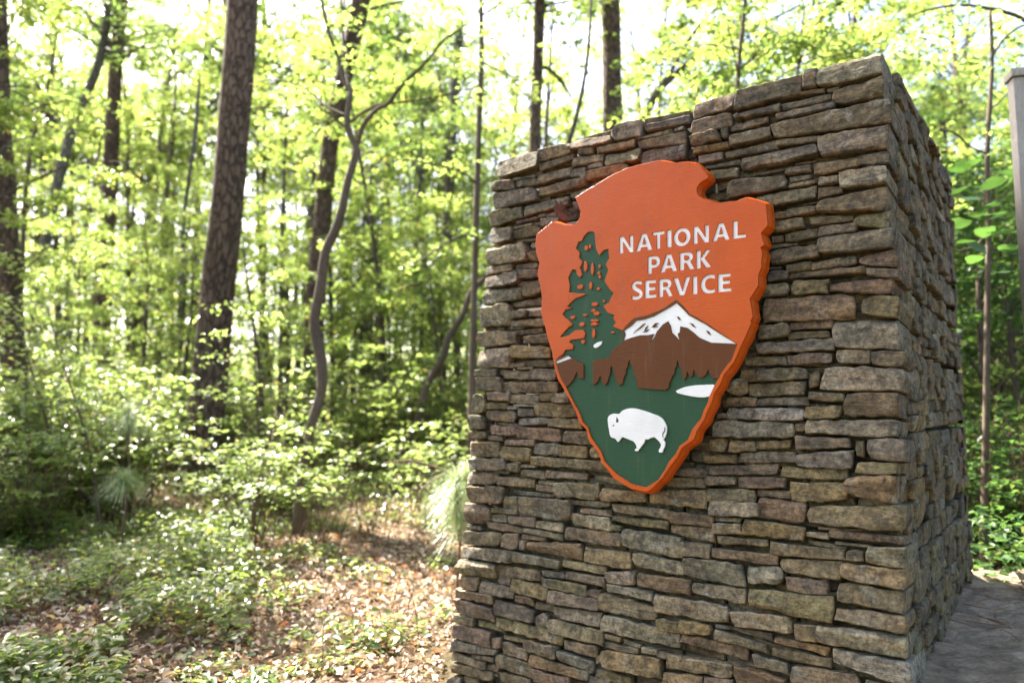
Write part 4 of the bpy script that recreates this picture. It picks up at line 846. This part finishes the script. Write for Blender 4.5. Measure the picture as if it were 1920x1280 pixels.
for q_ in big:                                                # each heart shaped leaf by itself
    t_ = np.linspace(0, 2*math.pi, 15)[:-1]; hx = .085*(.95-np.cos(t_))*(1-.12*np.cos(t_*1)); hy = .082*np.sin(t_)*(1.12+.35*np.cos(t_))
    V = np.concatenate([[(.02, 0, 0)], [(.075, 0, -.004)], np.stack([hx, hy, .06*abs(hy)], -1)]); V[2, 0] = .012
    F = [np.array([[1, 2+i, 2+(i+1) % 14] for i in range(14)])]
    V = V @ rotm(RT, RT.normal(0, .35)).T * RT.uniform(.75, 1.1)
    obj('leaf', mesh('leaf', V, F, M_LEAF_DK, False), t13, Vector(q_))
add_sprays(t13, b13, [(RT.uniform(1740, 1915), RT.uniform(-20, 330)) for _ in range(20)], 6.8, 14, .07, M_LEAF, RT, .45)
t15, b15 = traced_tree('arching_tree', 'tree beyond the notice board sending a long arching limb over the gap', 'tree', 7.6, [(1965, 90, 13), (1990, 200, 18), (2010, 420, 22), (2020, 700, 26)], 6.5, M_BARK_SMOOTH, 9, 0)
add_branch(t15, b15, 7.6, [(1962, 90, 10), (1925, 42, 8), (1880, 22, 7), (1800, 10, 5), (1730, 22, 4), (1690, 40, 2)], M_BARK_SMOOTH)
add_sprays(t15, b15, [(RT.uniform(1680, 1920), RT.uniform(-30, 140)) for _ in range(22)], 7.6, 22, .075, M_LEAF, RT, .5)
for (nm, lab, dep, pts, mat) in (
    ('slim_tree', 'grey trunk standing alone midway between the crooked sapling and the pier', 24, [(862, 40, 17), (852, 180, 18), (842, 360, 19), (832, 480, 20), (820, 560, 20), (808, 660, 22)], M_BARK_GREY),
    ('slim_tree', 'very thin upright stem between the reddish trunk and the leaning dark trunk', 20, [(786, 380, 8), (782, 470, 8), (778, 560, 8), (776, 680, 9)], M_BARK_GREY),
    ('slim_tree', 'thin pole like trunk between the big pine and the reddish trunk', 18, [(536, 250, 7), (531, 380, 7), (528, 480, 8), (527, 580, 8), (526, 680, 9)], M_BARK_GREY),
    ('slim_tree', 'thin stem leaning a little just beside the big pine among yellow leaves', 17, [(372, 180, 6), (364, 270, 7), (352, 350, 7), (344, 430, 8), (340, 560, 8)], M_BARK_GREY),
    ('slim_tree', 'thin curved stem rising between the leaning grey trunk and the photo edge', 15, [(92, 150, 6), (80, 200, 7), (64, 250, 7), (54, 310, 8), (46, 380, 8), (40, 520, 9)], M_BARK_SMOOTH),
    ('slim_tree', 'bright sun bleached trunk seen just past the back edge of the stone pier', 21, [(1764, 170, 13), (1768, 260, 14), (1774, 340, 15), (1778, 480, 16)], M_BARK_GREY),
    ('slim_tree', 'shadowed grey trunk low behind the leaves near the reddish leaning trunk', 28, [(662, 380, 16), (652, 480, 17), (646, 560, 18), (642, 640, 19)], M_BARK_GREY)):
    traced_tree(nm, lab, 'tree', dep, pts, 10, mat, 8, 0 if dep < 19 else 1+int(dep) % 3, .6)
# ------------------------------------------------------------------ understory trees, shrubs, seedlings, far wood
PROTO = []
specs = [(6.5, 1.2, 2.0, 30, 5200, .085), (8.5, 2.0, 2.4, 34, 6400, .09), (5.0, .7, 1.7, 26, 4200, .08), (10.5, 2.6, 2.8, 36, 7600, .095), (7.0, 1.6, 2.2, 30, 5400, .085), (4.0, .5, 1.5, 22, 3200, .075),
         (7.0, 1.4, 2.1, 22, 2100, .095), (8.8, 2.0, 2.5, 24, 2500, .10), (10.5, 2.6, 2.9, 26, 2900, .10)]
for i, (H, h0, rad, nb, nl, ls) in enumerate(specs):
    W, VF = young_tree(H, h0, rad, nb, nl, ls, 300+i, .028+.007*H)
    PROTO.append((W.mesh('trunk', M_BARK_SMOOTH), leafmesh('crown', VF, M_LEAF)))
M_LEAF_PALE = mat_leaf('pale_leaf', [(.0, (.07, .12, .035)), (.5, (.11, .165, .05)), (.9, (.16, .20, .075)), (1.0, (.26, .16, .06))], (.46, .56, .14, 1), .5, .36, .6)
for i, (H, h0, rad, nb, nl, ls) in enumerate([(3.2, .6, 1.0, 15, 620, .08), (2.5, .4, .8, 12, 460, .075)]):
    W, VF = young_tree(H, h0, rad, nb, nl, ls, 340+i, .022, .6); PROTO.append((W.mesh('trunk', M_BARK_SMOOTH), leafmesh('crown', VF, M_LEAF_PALE)))
DARKC = {}
def put_tree(i, x, y, label, group, sc=1.0, rz=0.0, mat=None):
    t = thing('understory_tree', label, 'tree', (x, y, float(ground_z(x, y))-.02), group, rz)
    t.scale = (sc, sc, sc*RT.uniform(.9, 1.15))
    for nm, mm in zip(('trunk', 'crown'), PROTO[i]):
        if mat and nm == 'crown':
            if i not in DARKC: DARKC[i] = mm.copy(); DARKC[i].materials[0] = mat
            mm = DARKC[i]
        o = obj(nm, mm, t)
    return t
def free(x, y):
    """keep clear of the pier, the ledge and the path of the eye to the sign"""
    if y < 6.2 and x > -.6: return False
    if 0.0 < x < 4.2 and y < 7.0: return False
    return True
RP = np.random.default_rng(4)
ZN = [(95, 'beside the edge trunk'), (190, 'between the edge trunk and the straight dark pine'), (390, 'between the straight dark pine and the thickest trunk'), (590, 'between the thickest trunk and the crooked sapling'), (760, 'between the crooked sapling and the slanting dark trunk'), (960, 'close beside the stone pier'), (1250, 'over the lower end of the pier top'), (1700, 'over the upper end of the pier top'), (1850, 'just past the back of the stone pier'), (9999, 'beside the notice board')]
def zone(px):
    for b_, t_ in ZN:
        if px < b_: return t_
def scatter_trees(n, y0, y1, band, px0, px1, protos, s0, s1, avoid=()):
    done = 0; tries = 0
    while done < n and tries < n*30:
        tries += 1
        y = math.sqrt(RP.uniform(y0*y0, y1*y1)); px = RP.uniform(px0, px1); x = (px-960)/FPX*y
        if not free(x, y) or (530 < px < 700 and y < 17.5): continue
        z = zone(px); w_ = {'near': 'leafy bright green young tree ', 'mid': 'yellow green tree at middle distance ', 'far': 'tall pale yellow green tree far back '}[band]
        if px > 1720 and y < 14.5: w_ = 'dark green leafy young tree '
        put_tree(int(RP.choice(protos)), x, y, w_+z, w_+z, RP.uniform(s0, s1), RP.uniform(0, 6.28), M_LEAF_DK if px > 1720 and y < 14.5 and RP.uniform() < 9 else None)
        done += 1
for px_, y_, i_, s_ in ((275, 16, 2, 1.1), (330, 18, 0, 1.0), (150, 17, 2, 1.0), (60, 16.5, 5, 1.3), (-20, 17, 2, 1.1), (345, 14.5, 5, 1.1), (240, 18.5, 0, .9), (120, 20, 0, 1.0), (500, 15, 5, 1.2), (545, 18, 2, 1.1), (690, 18.5, 0, .95), (740, 16, 5, 1.1), (840, 15, 5, 1.25), (865, 18, 2, 1.1)):
    w_ = 'low bright green young tree '+zone(px_); put_tree(i_, (px_-960)/FPX*y_, y_, w_, w_, s_, px_)
scatter_trees(5, 15, 19, 'near', 480, 880, [0, 1, 2, 4], .8, 1.1)
scatter_trees(7, 8.5, 14, 'near', 1260, 1680, [1, 3, 4], .85, 1.15)
scatter_trees(3, 19, 24, 'mid', 930, 1240, [1, 3], 1.0, 1.3)
scatter_trees(9, 8, 14, 'near', 1730, 1990, [0, 1, 2, 4], .8, 1.1)
scatter_trees(15, 21, 28, 'mid', -80, 900, [6, 7, 8], 1.1, 1.6)
scatter_trees(6, 23, 29, 'mid', -80, 420, [7, 8], 1.2, 1.6)
scatter_trees(28, 28, 42, 'far', -80, 900, [7, 8], 1.3, 2.1)
scatter_trees(9, 15, 24, 'mid', 900, 1700, [7, 8, 6], 1.1, 1.6)
scatter_trees(9, 24, 38, 'far', 900, 1700, [7, 8], 1.4, 2.1)
scatter_trees(8, 14, 24, 'mid', 1700, 1990, [0, 1, 3, 4], 1.0, 1.5)
scatter_trees(7, 24, 36, 'far', 1700, 1990, [7, 8], 1.4, 2.1)
# tall slim pines deeper in, with high crowns
def tall_mesh(seed, H, r):
    rg = np.random.default_rng(seed); k = np.linspace(0, 1, 8); P = np.stack([.25*np.sin(k*3+seed), .2*np.sin(k*2.2+seed*2), k*H-.1], -1)
    V, F = tube(smooth_path(P, 26), r*(1-.6*np.linspace(0, 1, 26)), 10, .03, seed); return mesh('trunk', V, F, M_BARK_PINE if seed % 2 else M_BARK_GREY)
TALL = [tall_mesh(1, 15, .17), tall_mesh(2, 14, .13), tall_mesh(3, 16, .21), tall_mesh(4, 13, .10)]
for k_ in range(30):
    y = math.sqrt(RP.uniform(32**2, 50**2)); px = -90+k_*37+RP.uniform(-25, 25) if k_ < 27 else RP.uniform(1200, 1950); x = (px-960)/FPX*y
    z = zone(px); w_ = 'tall bare stemmed pine far back '+z
    t = thing('tall_pine', w_, 'tree', (x, y, float(ground_z(x, y))), w_, RP.uniform(0, 6.28))
    s_ = RP.uniform(1.25, 1.75); t.scale = (s_*.75, s_*.75, s_)
    i_ = int(RP.integers(0, 4)); obj('trunk', TALL[i_], t)
    l_, c_ = CAN[int(RP.integers(0, 3))]
    for nm, mm in (('limbs', l_), ('crown', c_)):
        o = obj(nm, mm, t, (0, 0, 11.0)); o.scale = (1.35, 1.35, 1.1); o.location.z = 9.5; o.rotation_euler = (0, 0, RP.uniform(0, 6))
# shrubs
SH = []
for i, (H, rad, st, nl, ls) in enumerate([(1.5, .95, 14, 820, .066), (1.0, .8, 14, 700, .06), (2.1, 1.1, 15, 1000, .07), (.7, .7, 14, 600, .05), (1.3, .85, 12, 680, .075)]):
    W, VF = shrub_parts(H, rad, st, nl, ls, 700+i)
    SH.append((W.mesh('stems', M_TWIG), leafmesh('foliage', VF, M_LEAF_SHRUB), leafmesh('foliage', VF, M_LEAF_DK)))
for i, (H, rad, st, nl, ls) in enumerate([(1.7, 1.15, 13, 800, .08), (1.35, 1.0, 11, 640, .075)]):
    W, VF = shrub_parts(H, rad, st, nl, ls, 740+i, .5)
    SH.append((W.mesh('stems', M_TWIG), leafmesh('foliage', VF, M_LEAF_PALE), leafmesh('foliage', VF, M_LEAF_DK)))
def put_shrub(i, x, y, label, group, sc, dark=False):
    t = thing('shrub', label, 'shrub', (x, y, float(ground_z(x, y))-.02), group, RP.uniform(0, 6.28)); t.scale = (sc*RP.uniform(.9, 1.2), sc*RP.uniform(.9, 1.2), sc)
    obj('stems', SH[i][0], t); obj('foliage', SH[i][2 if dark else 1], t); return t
def shrubs(n, y0, y1, px0, px1, kinds, s0, s1, dark=False):
    for _ in range(n):
        for tr in range(40):
            y = RP.uniform(y0, y1); px = RP.uniform(px0, px1); x = (px-960)/FPX*y
            if free(x, y): break
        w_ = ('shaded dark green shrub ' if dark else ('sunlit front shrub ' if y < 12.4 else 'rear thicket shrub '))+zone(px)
        put_shrub(int(RP.choice(kinds)), x, y, w_, w_, RP.uniform(s0, s1), dark)
shrubs(20, 8.6, 12.0, -40, 235, [5, 6, 5, 4, 0], .9, 1.4)
for i_, px_, y_, s_, lab_ in ((5, 505, 8.0, .95, 'airy pale leaved bush just before the crooked sapling, nearer the big pine'), (6, 610, 8.1, .95, 'airy pale leaved bush hiding the middle of the crooked sapling'), (6, 700, 8.9, .9, 'airy pale leaved bush between the crooked sapling and the pine seedling by the pier'), (6, 455, 9.4, .8, 'low airy bush before the foot of the thickest pine'), (6, 90, 8.3, 1.2, 'tall airy bush nearest the photo edge before the edge trunk'), (5, 20, 9.6, 1.5, 'tallest airy bush, right before the edge trunk'), (6, 790, 10.2, 1.1, 'airy bush before the foot of the slanting dark trunk')):
    put_shrub(i_, (px_-960)/FPX*y_, y_, lab_, 'airy bushes before the wood', s_)
for px_, y_, i_, s_, lab_ in ((45, 8.6, 9, .95, 'thin pale leaved sapling nearest the photo edge'), (135, 9.4, 9, 1.05, 'thin pale leaved sapling before the straight dark pine'), (205, 8.4, 10, 1.0, 'thin pale leaved sapling rising just behind the pale pine tufts'), (490, 9.6, 10, .95, 'thin pale leaved sapling between the thickest trunk and the crooked sapling'), (500, 10.8, 9, 1.0, 'taller thin sapling just before the reddish trunk')):
    put_tree(i_, (px_-960)/FPX*y_, y_, lab_, 'thin saplings in front of the wood', s_, px_)
t_ = put_tree(3, -8.2, 9.0, 'broad leafy tree outside the photo edge shading the dark plants in the nearest corner', 'shade trees beside the photo', .95, 1.0)
t_ = put_tree(3, -8.3, 11.2, 'leafy tree standing just outside the photo edge and shading the ground cover', 'shade trees beside the photo', .95)
shrubs(7, 7.6, 9.2, -60, 160, [0, 1, 4], .7, 1.05)
shrubs(22, 12.5, 16, -60, 900, [0, 5, 4, 6], 1.3, 1.9)
shrubs(6, 10.0, 12.0, 500, 580, [0, 1, 4], .7, .95)
shrubs(11, 12.5, 15.5, 560, 870, [0, 1, 2, 4], .9, 1.4)
shrubs(22, 16, 24, -60, 900, [0, 2, 4], 1.0, 1.6)
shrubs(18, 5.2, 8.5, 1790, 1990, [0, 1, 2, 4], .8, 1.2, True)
shrubs(10, 8, 13, 1700, 1960, [0, 2, 4], 1.1, 1.6)
# young long needled pines
def needle_tuft(n, L, rg, droop=.5, axis=(0, 0, 1)):
    P = []; Q = []
    V = np.zeros((n, 6, 3))
    a = rg.uniform(0, 6.28, n); e = rg.uniform(-.25, 1.25, n); l = L*rg.uniform(.7, 1.1, n)
    d = np.stack([np.cos(a)*np.cos(e), np.sin(a)*np.cos(e), np.sin(e)], -1); s = np.stack([-np.sin(a), np.cos(a), 0*a], -1)
    st = np.stack([0*a, 0*a, rg.uniform(-.10, .06, n)], -1)
    for k_, t in enumerate((.0, .5, 1.0)):
        c = st+d*(l*t)[:, None]-np.stack([0*a, 0*a, droop*l*t*t], -1); w = .0024*(1-.6*t)
        V[:, k_*2] = c-s*w; V[:, k_*2+1] = c+s*w
    b = np.arange(n)[:, None]*6
    return V.reshape(-1, 3), np.concatenate([b+np.array([[0, 1, 3, 2]]), b+np.array([[2, 3, 5, 4]])])
def seedling(label, x, y, zt, tufts, L, seed):
    rg = np.random.default_rng(seed); gz = float(ground_z(x, y)); t = thing('pine_seedling', label, 'pine seedling', (x, y, gz))
    a = Acc(); w = Acc()
    V, F = tube(smooth_path([(0, 0, 0), (.03, .02, (zt-gz)*.6), (0, 0, zt-gz)], 8), np.linspace(.012, .006, 8), 6); w.add(V, F)
    for dx, dy, dz, n, s in tufts:
        V, F = needle_tuft(n, L*s, rg); a.add(V+np.array([dx, dy, zt-gz+dz]), F)
        V, F = tube([(0, 0, (zt-gz)*.7), (dx, dy, zt-gz+dz)], [.007, .004], 5); w.add(V, F)
    obj('stem', w.mesh('stem', M_TWIG), t); obj('needles', a.mesh('needles', M_NEEDLE, False), t)
p = at_depth(240, 775, 8.0); seedling('upper of two pale long needled pine tufts before the big pine', p[0], p[1], p[2], [(0, 0, 0, 420, 1.0), (.05, 0, -.14, 200, .9)], .32, 1)
p = at_depth(232, 900, 7.6); seedling('lower of two pale long needled pine tufts before the big pine', p[0], p[1], p[2], [(0, 0, 0, 460, 1.0)], .34, 2)
p = at_depth(858, 900, 6.3); seedling('pale drooping long needled pine seedling against the edge of the stone pier', p[0], p[1], p[2], [(0, 0, 0, 420, 1.0), (-.02, .1, -.18, 420, 1.0), (.1, .0, .05, 300, .9), (.02, -.05, -.36, 340, .9)], .36, 3)
# fallen branch and bare twigs
tw = Acc()
for pts in ([(720, 868, 3), (770, 864, 4), (830, 880, 5), (870, 892, 5)], [(822, 893, 2), (850, 880, 4), (875, 866, 3)], [(780, 940, 3), (800, 908, 4), (835, 888, 4)]):
    P = np.array([(*at_depth(x, y, 6.8), w*.5/FPX*6.8) for x, y, w in pts]); S = smooth_path(P, 14); V, F = tube(S[:, :3], S[:, 3], 6); tw.add(V, F)
tag(obj('bare_branch', tw.mesh('bare_branch', M_TWIG)), 'bare pale twig arching out of the pine seedling beside the pier', 'branch')
# leaf litter, ground cover
RL = np.random.default_rng(9)
def litter(n, y0, y1):
    y = np.sqrt(RL.uniform(y0*y0, y1*y1, n)); x = (RL.uniform(-60, 1000, n)-960)/FPX*y
    x = np.where(RL.uniform(0, 1, n) < .12, RL.uniform(3.6, 6.5, n), x)
    keep = ~((x > -.75+0*y) & (y < 6.4) & (x < 4.0) & (x*0+np.clip(y, 0, 9) > 3.0) & (x > (-.42-(y-4.2)*.0)))
    x, y = x[keep], y[keep]
    return np.stack([x, y, ground_z(x, y)+.012+RL.uniform(0, .03, len(x))], -1)
V, F = leaf_cloud(litter(34000, 3.6, 15), .048, RL, .4, .05, .6, .25, True)
V2, F2 = leaf_cloud(litter(6000, 3.6, 12), .07, RL, .5, .05, .62, .5, True); F = np.concatenate([F, F2+len(V)]); V = np.concatenate([V, V2])
tag(obj('leaf_litter', mesh('leaf_litter', V, F, M_LITTER, False)), kind='stuff')
def cover(n, y0, y1, px0, px1, hlo, hhi, dens):
    y = np.sqrt(RL.uniform(y0*y0, y1*y1, n)); px = RL.uniform(px0, px1, n); x = (px-960)/FPX*y
    f = .5+sum(a_*np.sin(x*p_+y*q_+c_) for a_, p_, q_, c_ in ((.22, 1.9, .8, 1), (.2, -1.2, 2.3, 2), (.17, 3.7, -2.9, .3), (.15, 5.1, 4.4, 4), (.12, -8.3, 6.1, 1.7)))+RL.normal(0, .12, n)
    keep = (f > dens) & ~((x > -.45) & (y < 6.3))
    x, y = x[keep], y[keep]; f = f[keep]
    h = hlo+(hhi-hlo)*RL.uniform(0, 1, len(x))**.8*np.clip((f-dens)*1.6+.25, .2, 1)
    return np.stack([x, y, ground_z(x, y)+h], -1)
P = np.concatenate([cover(15000, 4.9, 9.5, -60, 480, .05, .36, .28), cover(3200, 3.9, 5.2, -60, 260, .04, .24, .42), cover(6500, 4.8, 10, 440, 860, .03, .22, .66), cover(2400, 3.9, 5.4, -40, 850, .02, .10, .86), cover(9000, 9, 14, -60, 880, .05, .5, .35)])
V, F = leaf_cloud(P, .068, RL, .26, .1, .72, .12, True)
tag(obj('ground_cover', mesh('ground_cover', V, F, M_LEAF_SHRUB, False)), kind='stuff')
P0 = litter(1500, 3.7, 8.5); nd = Acc()
it_ = iter(P0)
scatter_needles(nd, len(P0), lambda: tuple(next(it_)), (.1, .2), .0018, RL, .02, .3)
tag(obj('pine_needles', nd.mesh('pine_needles', M_DRYNEEDLE)), kind='stuff')
y = RL.uniform(4.8, 9, 5000); x = RL.uniform(3.3, 8, 5000); kp = (x > 3.6+(y < 5.0)*1.5)
P = np.stack([x[kp], y[kp], ground_z(x[kp], y[kp])+RL.uniform(.05, .7, kp.sum())], -1)
V, F = leaf_cloud(P, .075, RL, .35, .15, .72, .12, True)
tag(obj('ground_cover', mesh('ground_cover', V, F, M_LEAF_DK, False)), kind='stuff')
P = np.stack([RL.uniform(2.95, 4.6, 700), RL.uniform(4.5, 5.2, 700), .5+RL.uniform(.0, .45, 700)], -1)
V, F = leaf_cloud(P, .075, RL, .35, .15, .72, .12, True)
tag(obj('ground_cover', mesh('ground_cover', V, F, M_LEAF_DK, False)), kind='stuff')
st = Acc()                                                    # dry stems and twigs on the forest floor
for _ in range(420):
    y = math.sqrt(RL.uniform(4.2**2, 11**2)); x = (RL.uniform(-40, 850)-960)/FPX*y; z = float(ground_z(x, y))
    if x > -.6 and y < 6: continue
    if RL.uniform() < .45:
        a = RL.uniform(0, 6.28); l = RL.uniform(.2, .7); P = [(x, y, z+.02), (x+l*.5*math.cos(a), y+l*.5*math.sin(a), z+.05), (x+l*math.cos(a+.2), y+l*math.sin(a+.2), z+.02)]
    else:
        h = RL.uniform(.15, .5); P = [(x, y, z), (x+RL.normal(0, .04), y+RL.normal(0, .04), z+h*.5), (x+RL.normal(0, .09), y+RL.normal(0, .09), z+h)]
    V, F = tube(P, [.004, .0032, .002], 4, cap=False); st.add(V, F)
tag(obj('dry_stems', st.mesh('dry_stems', M_TWIG)), kind='stuff')
# the wood's far depth, one mass
RF = np.random.default_rng(33)
n = 80000
c = RF.uniform(0, 1, (620, 3)); yy = 40+c[:, 1]*45; xx = (c[:, 0]-.5)*2*yy*1.0; zz = 1+c[:, 2]**1.5*15
ci = RF.integers(0, 620, n)
P = np.stack([xx[ci]+RF.normal(0, 1.9, n), yy[ci]+RF.normal(0, 1.9, n), np.maximum(.4, zz[ci]+RF.normal(0, 1.1, n))+2.0], -1)
V, F = leaf_cloud(P, .38, RF, .7, .2, .7)
low = 26000; yl = RF.uniform(24, 60, low); xl = RF.uniform(-1, 1, low)*yl
V2, F2 = leaf_cloud(np.stack([xl, yl, ground_z(xl, yl)+RF.uniform(0, 3.0, low)**1.0], -1), .22, RF, .6, .2, .7)
fw = Acc(); fw.add(V, F); fw.add(V2, F2)
tag(obj('far_woods', fw.mesh('far_woods', M_LEAF, False)), kind='stuff')

# the wood behind the photographer, seen by nothing here but closing off the low sky
n = 26000; ci = RF.integers(0, 300, n); cc_ = RF.uniform(0, 1, (300, 3)); az = R(95)+cc_[:, 0]*R(170); rr = 12+cc_[:, 1]*14; zz = .5+cc_[:, 2]*7
P = np.stack([np.sin(az[ci])*rr[ci]+RF.normal(0, 1.3, n), np.cos(az[ci])*rr[ci]+RF.normal(0, 1.3, n), np.maximum(.3, zz[ci]+RF.normal(0, .9, n))], -1)
V, F = leaf_cloud(P, .30, RF, .7, .2, .7)
tag(obj('far_woods', mesh('far_woods', V, F, M_LEAF, False)), kind='stuff')
